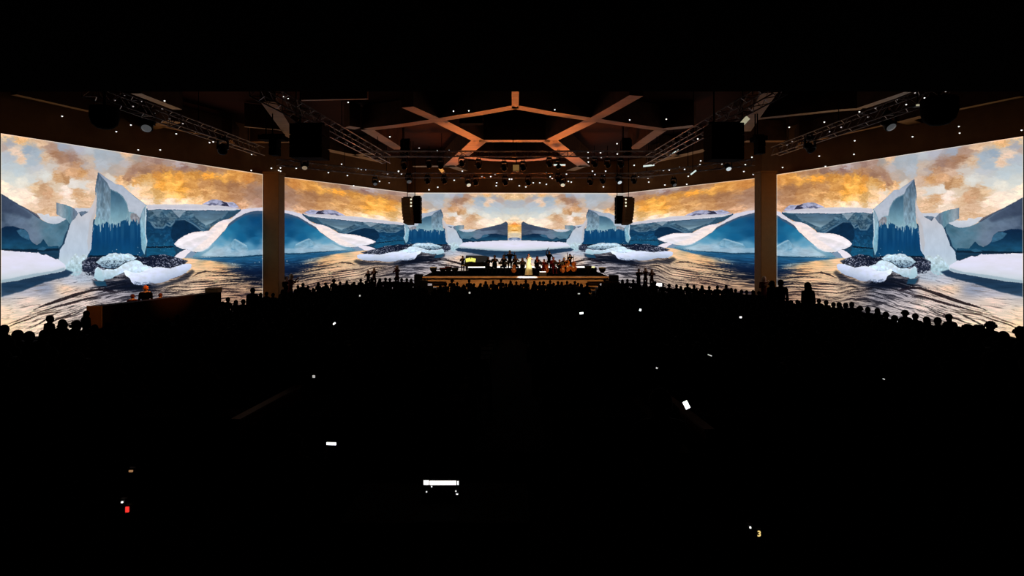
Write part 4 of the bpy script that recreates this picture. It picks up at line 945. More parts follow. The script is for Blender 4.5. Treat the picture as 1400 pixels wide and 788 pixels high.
def person_mesh(name, pose, voxel=.0125, ratio=.35, skin=M_skin, cloth=M_cloth_b, arms=None, female=False, headturn=0., bare=False, lean=0.):
    """one continuous body facing +Y, feet at z=0. pose: 'sit' or 'stand'"""
    b = MB(); sw = .165 if female else .195
    hz = .52 if pose == 'sit' else .92
    hip = Vector((0, 0, hz)); ch = hip+Vector((0, .02+lean*.3, .38)); nk = hip+Vector((0, .02+lean*.45, .55)); hd = nk+Vector((0, .03+lean*.1, .138))
    b.ell(hip, (.165, .12, .13), n=16, m=10); b.ell((hip+ch)/2, (.135 if female else .15, .105, .20), n=16, m=10); b.ell(ch, (sw-.01, .115, .17), n=16, m=10)
    if female: b.ell(ch+Vector((0, .07, -.02)), (.13, .06, .07))
    for s in (-1, 1): b.ell(nk+Vector((s*sw*.5, -.01, -.045)), (.13, .075, .066))
    caps(b, nk-Vector((0, .01, .06)), hd-Vector((0, .015, .06)), .086, .070)
    b.ell(hd, (.084, .102, .122), n=20, m=14); b.ell(hd+Vector((0, .035, -.055)), (.058, .062, .062), n=14, m=9)
    b.ell(hd+Vector((0, .100, -.018)), (.013, .020, .026), n=8, m=6); b.ell(hd+Vector((0, .088, -.060)), (.026, .014, .010), n=8, m=6)
    for s in (-1, 1): b.ell(hd+Vector((s*.079, .0, -.012)), (.012, .022, .034), n=8, m=6)
    for s in (-1, 1):
        sh = nk+Vector((s*sw, -.01, -.09))
        A = (arms or {}).get(s)
        if A is None:
            A = (sh+Vector((s*.05, .0, -.27)), sh+Vector((s*.0, .20, -.33))) if pose == 'sit' else (sh+Vector((s*.03, -.02, -.28)), sh+Vector((s*.01, .10, -.52)))
        else: A = (nk+Vector(A[0]), nk+Vector(A[1]))
        caps(b, sh, A[0], .058 if not female else .048, .042); caps(b, A[0], A[1], .041, .028)
        d = (A[1]-A[0]).normalized(); pn = Vector((-s, 0, 0)) if abs(d.x) < .8 else Vector((0, 0, -1))
        hand(b, A[1], d, pn, .55)
        hx_ = s*.09
        if pose == 'sit':
            k = Vector((s*.13, .44, hz-.01)); f = Vector((s*.13, .46, .09))
            caps(b, hip+Vector((hx_, 0, -.02)), k, .085, .062); caps(b, k, f, .058, .042); caps(b, f+Vector((0, -.03, -.045)), f+Vector((0, .16, -.055)), .042, .034)
        else:
            k = Vector((s*.10, .02, .50)); f = Vector((s*.11, -.01, .09))
            caps(b, hip+Vector((hx_, 0, -.04)), k, .090, .060); caps(b, k, f, .058, .040); caps(b, f+Vector((0, -.03, -.045)), f+Vector((0, .16, -.055)), .042, .034)
    me = b.mesh(name); o = bpy.data.objects.new('tmp', me); COL.objects.link(o)
    m = o.modifiers.new('r', 'REMESH'); m.mode = 'VOXEL'; m.voxel_size = voxel; m.use_smooth_shade = True
    m2 = o.modifiers.new('s', 'SMOOTH'); m2.iterations = 3; m2.factor = .4
    m3 = o.modifiers.new('d', 'DECIMATE'); m3.ratio = ratio
    dg = bpy.context.evaluated_depsgraph_get(); me2 = bpy.data.meshes.new_from_object(o.evaluated_get(dg)); me2.name = name
    bpy.data.objects.remove(o)
    me2.materials.clear(); me2.materials.append(cloth); me2.materials.append(skin)
    hands = [nk+Vector(A[1]) if False else None]
    hp = []
    for s in (-1, 1):
        sh = nk+Vector((s*sw, -.01, -.09)); A = (arms or {}).get(s)
        el, wr_ = ((sh+Vector((s*.05, 0, -.27)), sh+Vector((0, .20, -.33))) if pose == 'sit' else (sh+Vector((s*.03, -.02, -.28)), sh+Vector((s*.01, .10, -.52)))) if A is None else (nk+Vector(A[0]), nk+Vector(A[1]))
        hp.append((el, wr_))
    for p in me2.polygons:
        c = p.center; k = c.z > nk.z-.015 and (c-hd).length < .24
        for el, w in hp:
            d = (w-el).normalized()
            if (c-w).dot(d) > -.01 and (c-w).length < .22: k = True
            if bare and (c-(el+w)/2).length < .22 and (c-w).dot(d) > -.30: k = True
        p.material_index = 1 if k else 0; p.use_smooth = True
    me2['head'] = list(hd); me2['neck'] = list(nk)
    return me2

def hair(kind, hd, m, parent):
    hd = Vector(hd); b = MB()
    if kind == 'cap':
        b.lathe([(.100, .0), (.104, .03), (.092, .085), (.055, .125), (.01, .135)], hd+Vector((0, -.004, .0)), 18)
        b.lathe([(.03, .0), (.145, .004), (.150, .014), (.1, .022)], hd+Vector((0, .02, -.004)), 18); nm = 'cap'
    else:
        b.ell(hd+Vector((0, -.022, .018)), (.101, .108, .120), n=18, m=12); nm = 'hair'
        if kind == 'long':
            b.ell(hd+Vector((0, -.055, -.09)), (.112, .06, .18), n=16, m=10)
            for s in (-1, 1): b.ell(hd+Vector((s*.062, -.02, -.08)), (.035, .05, .14), n=12, m=8)
        if kind == 'bun': b.ell(hd+Vector((0, -.085, .085)), (.05, .05, .048), n=12, m=8)
        if kind == 'curly':
            r = random.Random(5)
            for i in range(26):
                a = r.uniform(0, 6.28); e = r.uniform(-.2, 1.4); b.ell(hd+Vector((math.cos(a)*math.cos(e)*.105, math.sin(a)*math.cos(e)*.105-.02, math.sin(e)*.115+.01)), (.04, .04, .04), n=8, m=6)
    return b.build(nm, m, parent)

VAR = {}
def person_var(key, hairkind, hairmat, **kw):
    me = person_mesh('body_'+key, **kw); t = bpy.data.objects.new('person', None); t.empty_display_size = .2
    VAR[key] = (me, hairkind, hairmat); return key
PROTO = {}
def place_person(key, loc, rz, label, group=None, s=1., cat='person', name='person'):
    me, hk, hm = VAR[key]
    if key not in PROTO:
        t = thing(name, label, cat, loc, rz, group); link('body', me, t)
        if hk: hair(hk, me['head'], hm, t)
        t.scale = (s, s, s); PROTO[key] = t; return t
    t = dup(PROTO[key], loc, rz, label, None, s); t.name = name
    if group: t['group'] = group
    elif 'group' in t: del t['group']
    return t
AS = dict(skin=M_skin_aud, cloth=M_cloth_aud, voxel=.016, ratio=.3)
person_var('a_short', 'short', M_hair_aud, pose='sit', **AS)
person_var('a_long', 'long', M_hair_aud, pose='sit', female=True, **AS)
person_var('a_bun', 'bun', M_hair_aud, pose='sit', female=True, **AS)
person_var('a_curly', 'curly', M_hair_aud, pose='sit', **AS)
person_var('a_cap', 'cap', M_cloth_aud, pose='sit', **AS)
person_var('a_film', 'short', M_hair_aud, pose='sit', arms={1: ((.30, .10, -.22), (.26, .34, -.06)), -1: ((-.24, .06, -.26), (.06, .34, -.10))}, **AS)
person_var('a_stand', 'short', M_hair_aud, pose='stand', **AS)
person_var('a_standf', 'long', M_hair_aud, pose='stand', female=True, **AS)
# ---------------------------------------------------------------- audience
rnd = random.Random(7)
HT = {'a_short': 1.25, 'a_long': 1.25, 'a_bun': 1.27, 'a_curly': 1.28, 'a_cap': 1.26, 'a_film': 1.25, 'a_stand': 1.65, 'a_standf': 1.65}
SKY_LINE = [(0, 450), (20, 458), (45, 462), (60, 437), (90, 441), (115, 432), (121, 440), (294, 420), (300, 413), (335, 410), (345, 397), (356, 405), (380, 402), (397, 385), (414, 389), (450, 386), (520, 378), (570, 379), (592, 397), (610, 392), (640, 385),
            (700, 386), (800, 390), (812, 400), (826, 384), (900, 387), (950, 391), (1000, 397), (1040, 399), (1062, 398), (1105, 405), (1150, 415), (1200, 424), (1250, 432), (1290, 437), (1325, 448), (1356, 445), (1380, 460), (1400, 455)]
def skyline(px): return float(np.interp(px, [a for a, _ in SKY_LINE], [b_ for _, b_ in SKY_LINE]))
def xwall(D): return float(np.interp(D, [0, 19, 20.6, 33.8, 34.9, 47.4], [22, 21.2, 20.6, 16.5, 15.9, 9.8]))
taken = []
def seat_for(px, py, ht, dmax=None):
    """depth at which a seated head top lands on picture row py"""
    best = None
    D = 8.
    while D < 39.6:
        x = (px-PX0)/FPX*D
        if abs(x) < xwall(D)-1.0 and (dmax is None or D <= dmax):
            y = PY0-(tier(round(D) if D < 38 else 40)+ht)*FPX/D
            e = abs(y-py)
            if best is None or e < best[0]: best = (e, D, y)
        D += .25
    return best[1]
SKYL = []
# (px, head-top row, kind) along the silhouette; seated unless the kind says standing
S1 = [(4, 449, 'a_long'), (22, 457, 'a_short'), (38, 459, 'a_short'), (67, 434.5, 'a_bun'), (84, 441, 'a_long'), (103, 443, 'a_curly'), (117, 428, 'a_long')]
S2 = [(304, 415, 'a_short'), (311, 409, 'a_short'), (322, 413, 'a_long'), (332, 412, 'a_short'), (356, 403, 'a_long'), (364, 401, 'a_bun'), (373, 403, 'a_short'), (386, 398, 'a_long'), (407, 392, 'a_short'), (414, 389, 'a_short'), (421, 392, 'a_bun'), (428, 396, 'a_short'), (435, 388, 'a_long'),
      (445, 388, 'a_short'), (456, 383.5, 'a_curly'), (465, 387, 'a_short'), (474, 385.5, 'a_long'), (484, 387, 'a_short'), (493, 383, 'a_short'), (500, 385, 'a_bun'), (508, 382, 'a_short'), (519, 381, 'a_long'), (527, 378.5, 'a_short'), (533, 379, 'a_short'), (541, 380, 'a_curly'), (549, 381, 'a_short'), (556, 382, 'a_bun'), (562, 383, 'a_long')]
S3 = [(583, 398, 'a_short'), (594, 397, 'a_long'), (602, 392, 'a_short'), (609, 388.5, 'a_short'), (618, 383.5, 'a_curly'), (625, 388, 'a_short'), (634, 391, 'a_long'), (641.5, 384, 'a_short'), (648, 389, 'a_bun'), (657, 389, 'a_short'), (664, 386, 'a_long'), (674, 385.5, 'a_short'), (685, 383.5, 'a_short'),
      (692, 389, 'a_bun'), (698, 385, 'a_long'), (706, 386.5, 'a_short'), (712, 390, 'a_short'), (719, 384.5, 'a_short'), (730.5, 385.5, 'a_long'), (738, 387, 'a_short'), (743, 386.5, 'a_curly'), (752, 385, 'a_short'), (757, 388, 'a_bun'), (763, 386.5, 'a_short'), (768, 387, 'a_long'), (775.5, 386, 'a_short'), (780, 389, 'a_short'),
      (786, 386, 'a_short'), (790.5, 388, 'a_bun'), (795, 390, 'a_long')]
S4 = [(812, 402, 'a_short'), (820, 392, 'a_long'), (827, 383, 'a_short'), (835, 381, 'a_curly'), (843, 382, 'a_short'), (851, 384, 'a_long'), (858, 383, 'a_bun'), (866, 384, 'a_short'), (873, 386, 'a_short'), (882, 386, 'a_long'), (891, 388, 'a_short'), (906, 389, 'a_short'), (915, 390, 'a_curly'), (925, 391, 'a_short'), (931, 393, 'a_long'),
      (940, 389.5, 'a_short'), (949, 391, 'a_bun'), (960, 392, 'a_long'), (970, 393, 'a_short'), (981, 392.5, 'a_short'), (993, 391.5, 'a_short'), (1000, 396, 'a_long'), (1006, 397, 'a_short'), (1014, 398, 'a_bun'), (1021, 399, 'a_short'), (1030, 399, 'a_long'), (1038, 400, 'a_short')]
S5 = [(1082, 413, 'a_short'), (1092, 414, 'a_long'), (1120, 411, 'a_short'), (1130, 412.5, 'a_bun'), (1140, 416, 'a_short'), (1148, 416, 'a_long'), (1157, 417, 'a_short'), (1165, 416, 'a_short'), (1176, 421, 'a_curly'), (1187, 423, 'a_short'), (1200, 424.5, 'a_long'), (1212, 430, 'a_short'), (1224, 434, 'a_bun'), (1238, 427, 'a_curly'), (1252, 432, 'a_short'), (1268, 437, 'a_long'),
      (1283, 438, 'a_short'), (1299, 433, 'a_cap'), (1313, 452, 'a_short'), (1325, 449, 'a_curly'), (1337, 449, 'a_short'), (1356, 443.5, 'a_curly'), (1374, 459, 'a_long'), (1397, 452, 'a_curly')]
KW = {'a_short': 'short-haired', 'a_long': 'long-haired', 'a_bun': 'bun-wearing', 'a_curly': 'bushy-haired', 'a_cap': 'capped', 'a_stand': 'short-haired', 'a_standf': 'long-haired'}
def silhouettes(lst, where, ref, grp):
    for i, (px, py, k) in enumerate(lst):
        D = seat_for(px, py, HT[k])
        if i % 2: D -= .55
        z = tier(round(D) if D < 38 else 40)
        # a little taller or shorter to meet the row
        s = (CZ*0+(PY0-py)/FPX*D-z)/HT[k]; s = min(1.16, max(.88, s))
        x = (px-PX0)/FPX*D; taken.append((x, D))
        place_person(k, (x, D, CZ+z), R(rnd.uniform(-14, 14)), f'{KW[k]} seated spectator silhouetted {where}, {ordn(i)} head from {ref}', grp, s)
silhouettes(S1, 'in the hall corner', 'the frame edge', 'silhouettes in the booth-side corner')
silhouettes(S2, 'between booth and stage', 'the booth', 'silhouettes between the booth and the stage')
silhouettes(S3, 'against the wooden stage', 'its booth-side end', 'silhouettes before the stage')
silhouettes(S4, 'between stage and far pillar', 'the stage', 'silhouettes between the stage and the far pillar')
silhouettes(S5, 'beyond the far pillar', 'that pillar', 'silhouettes beyond the far pillar')

def standing(px, py, D, key, label, s=1., rz=0., cloth=None):
    z = tier(D) if D < 39.6 else -4.7
    s = ((PY0-py)/FPX*D-z)/HT[key]
    x = (px-PX0)/FPX*D; taken.append((x, D))
    return place_person(key, (x, D, CZ+z), rz, label, None, s)
standing(345, 396.5, 24.6, 'a_stand', 'big dark figure standing between the booth and the pillar beside it')
standing(802.7, 388.5, 33.5, 'a_stand', 'dark figure standing tall before the end of the stage opposite the booth')
standing(1105, 390, 22.2, 'a_standf', 'dark hooded figure standing alone beyond the far pillar')
standing(1068, 386, 25, 'a_stand', 'dark figure standing at the outer foot of the far pillar')
standing(1056, 387, 26, 'a_standf', 'dark long-haired figure standing at the foot of the far pillar')

PHL = [(938.5, 554, 6.5, 11), (453, 607, 13, 3.6), (457, 442.7, 5, 3), (795, 428.5, 5, 3), (875.4, 424, 3, 3), (901, 389.5, 8, 5), (1012.6, 434, 3, 3), (1207, 518, 6, 2), (970.5, 486, 6, 2), (429, 515, 4, 4), (898, 503.5, 3, 3), (642, 400.5, 3, 3), (492, 404.5, 2, 3), (791.5, 401.8, 3, 3)]
PHD = {q[:2]: min(seat_for(q[0], q[1]+4, 1.16)+.45, wdepth(q[0])-1.5) for q in PHL}
PHD[(938.5, 554)] = 5.9; PHD[(429, 515)] = 9.3; PHD[(898, 503.5)] = 9.5; PHD[(453, 607)] = 5.7
def hides_phone(px, D, top):
    for (x, y, w, h) in PHL:
        d = PHD[(x, y)]
        if D < d+.1 and abs(px-x) < w/2+.32*FPX/D and top < y+h and not D < d-9: return True
        if abs(D-d+.4) < .8 and abs(px-x)/FPX*d < .8: return True
        if D < d and abs(px-x) < w/2+.32*FPX/D and top < y+h: return True
    return False
# ordinary rows in the dark, kept below the silhouette line
cand = []
for D in [q for q in ROWS if q <= 36.5]+[37.3, 38.1]:
    x = -xwall(D)+2.2+rnd.uniform(0, .3)
    while x < xwall(D)-2.2:
        px = PX0+x/D*FPX
        if -10 < px < 1410 and (D < 37 or abs(x-.2) > 7.4) and (abs(x) > .62 or D > 24) and not (-4.7 < x < -3.0 and D < 9.6) and not (1.2 < x < 3.4 and D < 9.6):
            top = PY0-(tier(D)+1.27)*FPX/D
            if not hides_phone(px, D, top) and top > skyline(px)+1.5 and rnd.random() > .07 and all((x-a)**2+(D-c)**2 > (.30 if D < 34 else .15) for a, c in taken):
                cand.append((x+rnd.uniform(-.06, .06), D))
        x += .62 if D < 30 else .54
cand.sort(key=lambda q: q[1])
NIND = 300-len(taken)-6
ks = ['a_short', 'a_long', 'a_short', 'a_bun', 'a_short', 'a_curly', 'a_long', 'a_short', 'a_cap']
for i, (x, D) in enumerate(cand[:NIND]):
    k = rnd.choice(ks)
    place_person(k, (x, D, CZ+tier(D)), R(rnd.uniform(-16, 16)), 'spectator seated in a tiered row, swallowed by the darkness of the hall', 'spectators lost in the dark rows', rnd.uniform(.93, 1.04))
# everyone farther down the hall, beyond counting
def low_person():
    b = MB()
    b.ell((0, 0, .55), (.17, .13, .16), n=8, m=5); b.ell((0, .03, .88), (.19, .12, .22), n=8, m=6); b.ell((0, .05, 1.16), (.10, .11, .13), n=8, m=6); b.tube([(0, .04, .95), (0, .05, 1.1)], .06, 6)
    for s in (-1, 1): b.tube([(s*.09, 0, .5), (s*.13, .44, .5), (s*.13, .46, .02)], [.08, .06, .045], 6); b.tube([(s*.19, .02, .98), (s*.24, .04, .72), (s*.18, .24, .64)], [.05, .04, .03], 5)
    return b
lp = low_person(); lv = np.array(lp.v); lf = lp.f; CB = MB()
for x, D in cand[NIND:]:
    a = R(rnd.uniform(-15, 15)); s = rnd.uniform(.93, 1.03); c, n_ = math.cos(a), math.sin(a)
    v = lv*s; v = np.stack([v[:, 0]*c-v[:, 1]*n_+x, v[:, 0]*n_+v[:, 1]*c+D, v[:, 2]+CZ+tier(D)], -1)
    CB.add(v.tolist(), lf, True)
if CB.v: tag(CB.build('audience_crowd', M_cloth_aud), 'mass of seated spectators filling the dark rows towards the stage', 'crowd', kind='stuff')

# ---------------------------------------------------------------- phones held up in the dark
M_ph = {}
def phone(px, py, w, h, ang, label, es=1.6, col=(1, 1, 1), D=None, holder=True):
    """a phone held low by a spectator, its screen facing the camera"""
    if D is None: D = PHD[(px, py)]
    k = D/FPX; c = P(px, py, D); w *= k; h *= k
    t = thing('phone', label, 'phone', c, 0, None); Rm = Matrix.Rotation(R(ang), 3, 'Y')
    MB().box((0, .006, 0), (w*1.12, .009, h*1.12), Rm, bev=.003).build('case', M_black, t)
    m = mat('phone_glow_%g_%g_%g_%g' % (es, *col), (.8, .8, .8), .3, .01, 4, emit=col, es=es)
    MB().box((0, 0, 0), (w, .004, h), Rm).build('screen', m, t)
    if holder:
        zf = CZ+(tier(D-.36) if D > 7.9 else -3.3); s = min(1.25, max(.78, (c.z-zf)/1.10))
        place_person('a_film', (c.x-.33*s, D-.34*s, zf), 0, f'spectator holding the {label}'[:90], None, s)
        if D < 7.9:
            st_ = thing('stool', f'black stool of the spectator holding the {label}'[:90], 'stool', (c.x-.33*s, D-.34*s, zf))
            MB().lathe([(.17, .36*s), (.18, .38*s), (.18, .42*s), (.16, .43*s)], n=20).build('seat', M_blackm, st_)
            for a_ in (.8, 2.4, 3.9, 5.5): MB().tube([(math.cos(a_)*.13, math.sin(a_)*.13, .37*s), (math.cos(a_)*.17, math.sin(a_)*.17, 0)], .014, 6).build('leg', M_blackm, st_)
    return t
PH = [(938.5, 554, 6.5, 11, -26, 'large white phone glowing beside the low aisle wall'), (453, 607, 13, 3.6, 2, 'wide white phone glowing alone in the dark lower rows'), (457, 442.7, 4, 2, -40, 'small white phone glowing in the rows before the booth-side LED wall'),
      (795, 428.5, 5, 2.6, -5, 'small white phone glowing in the rows before the stage'), (875.4, 424, 2.6, 3, 20, 'tiny white phone glowing in the rows near the far line array'), (901, 389.5, 8, 4.5, 0, 'bright white phone raised near the musicians on the far side'),
      (1012.6, 434, 3, 2.2, 0, 'tiny warm phone glowing in rows before the far pillar'), (1207, 518, 6, 1.4, 22, 'faint phone edge glowing in rows beyond the far pillar'), (970.5, 486, 6, 1.4, 22, 'faint phone edge glowing in the middle rows'),
      (429, 515, 3.5, 3.5, 0, 'dim little phone glowing above the booth-side aisle wall'), (898, 503.5, 2.6, 2.2, 20, 'pinprick phone glow above the aisle walls'), (642, 400.5, 2.4, 2.4, 0, 'pinprick phone glow before the stage front'),
      (492, 404.5, 2, 2.2, 0, 'pinprick phone glow below the booth-side musicians'), (791.5, 401.8, 3, 1.6, 0, 'thin phone glow before the stage end')]
for i, (x, y, w, h, a, l) in enumerate(PH):
    dim = l.startswith(('faint', 'dim', 'pinprick', 'thin'))
    phone(x, y, w, h, a, l, .45 if dim else 2.0, (1, .95, .9) if dim else (1, 1, 1))

# ---------------------------------------------------------------- booth with people behind it
BZ = -2.84
A0, A1 = P(120, 0, 21.2), P(287, 0, 26.6)
d = Vector((A1.x-A0.x, A1.y-A0.y)).normalized(); n = Vector((d.y, -d.x))
a = Vector((A0.x, A0.y)); c = Vector((A1.x, A1.y)); wid = .62
booth = thing('booth_wall', 'brown parapet wall of the raised booth near the LED wall', 'parapet', (a.x, a.y, CZ-4.7))
M_booth = mat('orange_brown_panel', (.45, .17, .04), .75, .1, 3, spec=.1)
M_booth2 = mat('dark_brown_panel', (.012, .005, .003), .9, .1, 3, spec=.03)
pl = [Vector((0, 0)), Vector((.58, .02)), c-a+Vector((.58, .02)), c-a]
MB().prism([tuple(q) for q in pl], .0, 4.7+BZ).build('parapet', M_booth2, booth)
MB().box((.29, -.02, (4.7+BZ)/2), (.62, .05, 4.7+BZ+.02)).build('end_panel', M_booth, booth)
e = P(286.5, 0, 26.4)
o = thing('equipment_case', 'small tan equipment case standing on the far end of the booth wall', 'case', (e.x+.12, 26.55, CZ+BZ))
MB().box((0, 0, .125), (.62, .5, .24), bev=.02).build('body', mat('tan_case', (.30, .14, .04), .8, .1, 4), o)
MB().bar((-.12, -.26, .18), (.12, -.26, .18), .03, .03).build('handle', M_black, o)
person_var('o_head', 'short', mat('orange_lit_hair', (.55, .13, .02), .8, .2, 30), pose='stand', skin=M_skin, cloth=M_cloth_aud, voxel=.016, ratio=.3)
HT['o_head'] = 1.65
def booth_person(px, py, D, key, label, h=None):
    z = -4.3; s = ((PY0-py)/FPX*D-z)/1.66; x = (px-PX0)/FPX*D
    return place_person(key, (x, D, CZ+z), R(20), label, None, s)
person_var('r_head', 'short', mat('red_lit_hair', (.09, .012, .006), .9, .2, 30), pose='stand', skin=M_skin, cloth=M_wine, voxel=.016, ratio=.3)  # dark red light put into the hair and cloth colours
MB_f = MB().prism([(a.x-2.4, a.y+.6), (a.x+.1, a.y+.2), (c.x+.1, c.y), (c.x-1.2, c.y+.6)], CZ-4.69, CZ-4.3); tag(MB_f.build('booth_floor', M_floor), 'dark raised floor inside the booth', 'floor', kind='structure')
booth_person(199, 393, 24.6, 'o_head', 'person with orange-lit head standing behind the booth wall')
booth_person(181, 404.5, 24.4, 'r_head', 'red-lit person leaning behind the booth wall')
booth_person(219, 403, 25.4, 'r_head', 'red-lit person half hidden behind the booth wall')

# slatted chairs at the corner
M_chair = mat('red_brown_chair', (.22, .03, .015), .6, .15, 8)
def chair(x, y, z, rz, label):
    t = thing('slatted_chair', label, 'chair', (x, y, z), rz, 'red-brown slatted chairs in the corner')
    MB().box((0, 0, .44), (.44, .42, .04), bev=.01).build('seat', M_chair, t)
    for i, (sx_, sy) in enumerate(((-.19, -.18), (.19, -.18), (-.19, .18), (.19, .18))): MB().box((sx_, sy, .22 if sy > 0 else .45), (.04, .04, .44 if sy > 0 else .9)).build('leg', M_chair, t)
    b = MB()
    for k in range(5): b.box((-.13+k*.065, -.18, .68), (.045, .02, .36))
    b.box((0, -.18, .88), (.42, .03, .05)); b.box((0, -.18, .50), (.42, .03, .04)); b.build('backrest', M_chair, t)
for i, (px, py, D, l) in enumerate([(60, 481, 11.5, 'red-brown slatted chair in the booth-side corner'), (78, 485, 11.5, 'red-brown slatted chair beside another near the booth-side corner'), (2, 490, 10.5, 'red-brown slatted chair cut off at the frame edge')]):
    p = P(px, py, D); chair(p.x, D, CZ+tier(11.5), R(-25), l)

# ---------------------------------------------------------------- low walls at the aisles
M_ailse = mat('red_brown_low_wall', (.05, .008, .004), .7, .1, 4, spec=.1); M_cap = mat('steel_capping', (.10, .05, .035), .6, .1, 6)
def aisle_wall(p0, p1, z, label, mc=None):
    a = Pz(*p0, z); c = Pz(*p1, z); t = thing('aisle_wall', label, 'low wall', (a.x, a.y, CZ+tier(a.y)), 0, 'low walls flanking the aisle stairs')
    L = c-a; L.z = 0; base = min(tier(a.y), tier(c.y))-.3; o_ = Vector((0, 0, -tier(a.y)))
    MB().bar((0, 0, (base+z)/2-tier(a.y)), Vector((0, 0, (base+z)/2-tier(a.y)))+L, .10, z-base-.03).build('panel', mc or M_ailse, t)
    MB().bar((0, 0, z-.015-tier(a.y)), Vector((0, 0, z-.015-tier(a.y)))+L, .14, .03).build('capping', mc or M_cap, t)
aisle_wall((322, 573), (408, 527), -2.55, 'reddish low wall edging the aisle stairs on the booth side')
aisle_wall((970, 587), (906, 537), -2.55, 'low wall with a pale edge beside the large glowing phone')
aisle_wall((938, 620), (866, 541), -2.55, 'faint low wall on the inner side of the far aisle stairs', M_blackm)

# ---------------------------------------------------------------- control desk near the camera
dk = thing('control_desk', 'black control desk in front of the camera', 'desk', (sx(601, 4.9), 4.95, CZ-3.3))
MB().box((0, 0, .72), (1.7, .75, .05), bev=.01).build('top', M_blackm, dk)
for s in (-1, 1): MB().box((s*.8, 0, .35), (.06, .68, .70)).build('side_panel', M_blackm, dk)
MB().box((0, .33, .4), (1.56, .03, .5)).build('modesty_panel', M_blackm, dk)
lp_ = thing('laptop', 'open laptop whose dark screen shows one bright white strip', 'laptop', (sx(601, 4.72), 4.78, CZ-3.3+.745))
zt = CZ+(PY0-662)/FPX*4.78-(CZ-3.3+.745)
MB().box((0, -.10, .012), (.37, .24, .02), bev=.004).build('base', M_blackm, lp_)
sc_ = MB().box((0, .03, zt-.085), (.37, .012, .24), bev=.004).build('screen', M_black, lp_)
M_ui = mat('screen_white', (.9, .9, .9), .3, .01, 4, emit=(1, .96, .93), es=1.6)
ui = MB(); q = 4.78/FPX
ui.box(((581-601)*q, .022, zt+.001), (7.2*q, .004, 6*q)); ui.box(((604-601)*q, .022, zt-.001), (36.5*q, .004, 5.6*q)); ui.box(((624.6-601)*q, .022, zt-.002), (1.8*q, .004, 5.2*q)); ui.build('menu_strip', M_ui, sc_)
kl = MB()
for x, y in ((581.5, 674.2), (621.7, 673.2), (623.4, 677.3), (588.5, 667)): kl.box(((x-601)*q, .018, zt-(y-662)*q), (1.7*q if y < 677 else 3*q, .004, 1.6*q))
kl.build('status_light', mat('led_dot', (.8, .8, .8), .4, .01, 4, emit=(1, 1, 1), es=.9), sc_)

# floor-level markers near the camera
def marker(px, py, D, w, h, col, es, label, name='indicator_light', text=None):
    p = P(px, py, D); q = D/FPX; t = thing(name, label, 'indicator light' if not text else 'seat number', p)
    bz = CZ-3.3-p.z if D < 7.4 else CZ+tier(D)-p.z
    m = mat('mk_%s' % label[:14].replace(' ', '_'), (.5, .5, .5), .4, .01, 4, emit=col, es=es)
    MB().box((0, .02, 0), (max(w, 5)*q*1.5, .03, max(h, 5)*q*1.6), bev=.004).build('housing', M_black, t)
    MB().tube([(0, .02, 0), (0, .02, bz)], .012, 6).build('post', M_blackm, t)
    if text:
        cu = bpy.data.curves.new('number', 'FONT'); cu.body = text; cu.size = h*q*1.5; cu.align_x = 'CENTER'; cu.align_y = 'CENTER'; cu.extrude = .002; cu.offset = .0012
        o = bpy.data.objects.new('tmp', cu); COL.objects.link(o); dg = bpy.context.evaluated_depsgraph_get(); me = bpy.data.meshes.new_from_object(o.evaluated_get(dg)); bpy.data.objects.remove(o)
        me.transform(Matrix.Rotation(R(90), 4, 'X')); me.materials.clear(); me.materials.append(m); o2 = link('number', me, t)
    else: MB().box((0, 0, 0), (w*q, .012, h*q)).build('lamp', m, t)
marker(1038, 730.5, 4.6, 5, 7.2, (1, .72, .25), .95, 'glowing amber row number 3', 'row_number_sign', '3')
marker(1025.8, 721.7, 4.6, 2, 2, (1, .98, .92), 1.2, 'tiny white light beside the amber number')
marker(174, 697, 4.8, 4.2, 7.2, (1, .04, .03), 1.0, 'red glowing indicator light low in the dark')
marker(167, 687, 4.8, 2, 2, (1, 1, 1), 1.2, 'tiny white light just above the red indicator')
marker(179, 644.5, 5.4, 5, 2.4, (.9, .45, .2), .35, 'dim brownish indicator light above the red one')
# ---------------------------------------------------------------- performers
BS = dict(skin=M_skin, cloth=M_cloth_b, voxel=.0125, ratio=.4)
person_var('b_cond', 'short', M_hair_fair, pose='stand', arms={1: ((.30, .10, -.14), (.36, .32, .06)), -1: ((-.30, .10, -.16), (-.38, .30, .0))}, **BS)
person_var('b_sit', 'short', M_hair_b, pose='sit', arms={1: ((.24, .10, -.28), (.14, .30, -.20)), -1: ((-.26, .12, -.18), (-.10, .34, -.06))}, **BS)
person_var('b_sitf', 'long', M_hair_b, pose='sit', female=True, arms={1: ((.24, .10, -.28), (.14, .30, -.20)), -1: ((-.26, .12, -.18), (-.10, .34, -.06))}, **BS)
person_var('b_sitr', 'short', M_hair_b, pose='sit', arms={1: ((.24, .10, -.28), (.14, .30, -.20)), -1: ((-.26, .12, -.18), (-.10, .34, -.06))}, skin=M_skin, cloth=M_red, voxel=.0125, ratio=.4)
person_var('b_stand', 'short', M_hair_b, pose='stand', arms={1: ((.26, .10, -.26), (.12, .30, -.18)), -1: ((-.26, .06, -.12), (-.12, .26, .06))}, **BS)
person_var('b_raise', 'short', M_hair_b, pose='stand', arms={1: ((.24, .04, .12), (.10, .08, .44)), -1: ((-.28, .06, -.20), (-.24, .28, -.30))}, **BS)
person_var('b_fair', 'long', M_hair_fair, pose='stand', female=True, arms={1: ((.24, .10, -.26), (.10, .32, -.12)), -1: ((-.26, .08, -.14), (-.10, .30, .02))}, skin=M_skin, cloth=M_wine, voxel=.0125, ratio=.4)
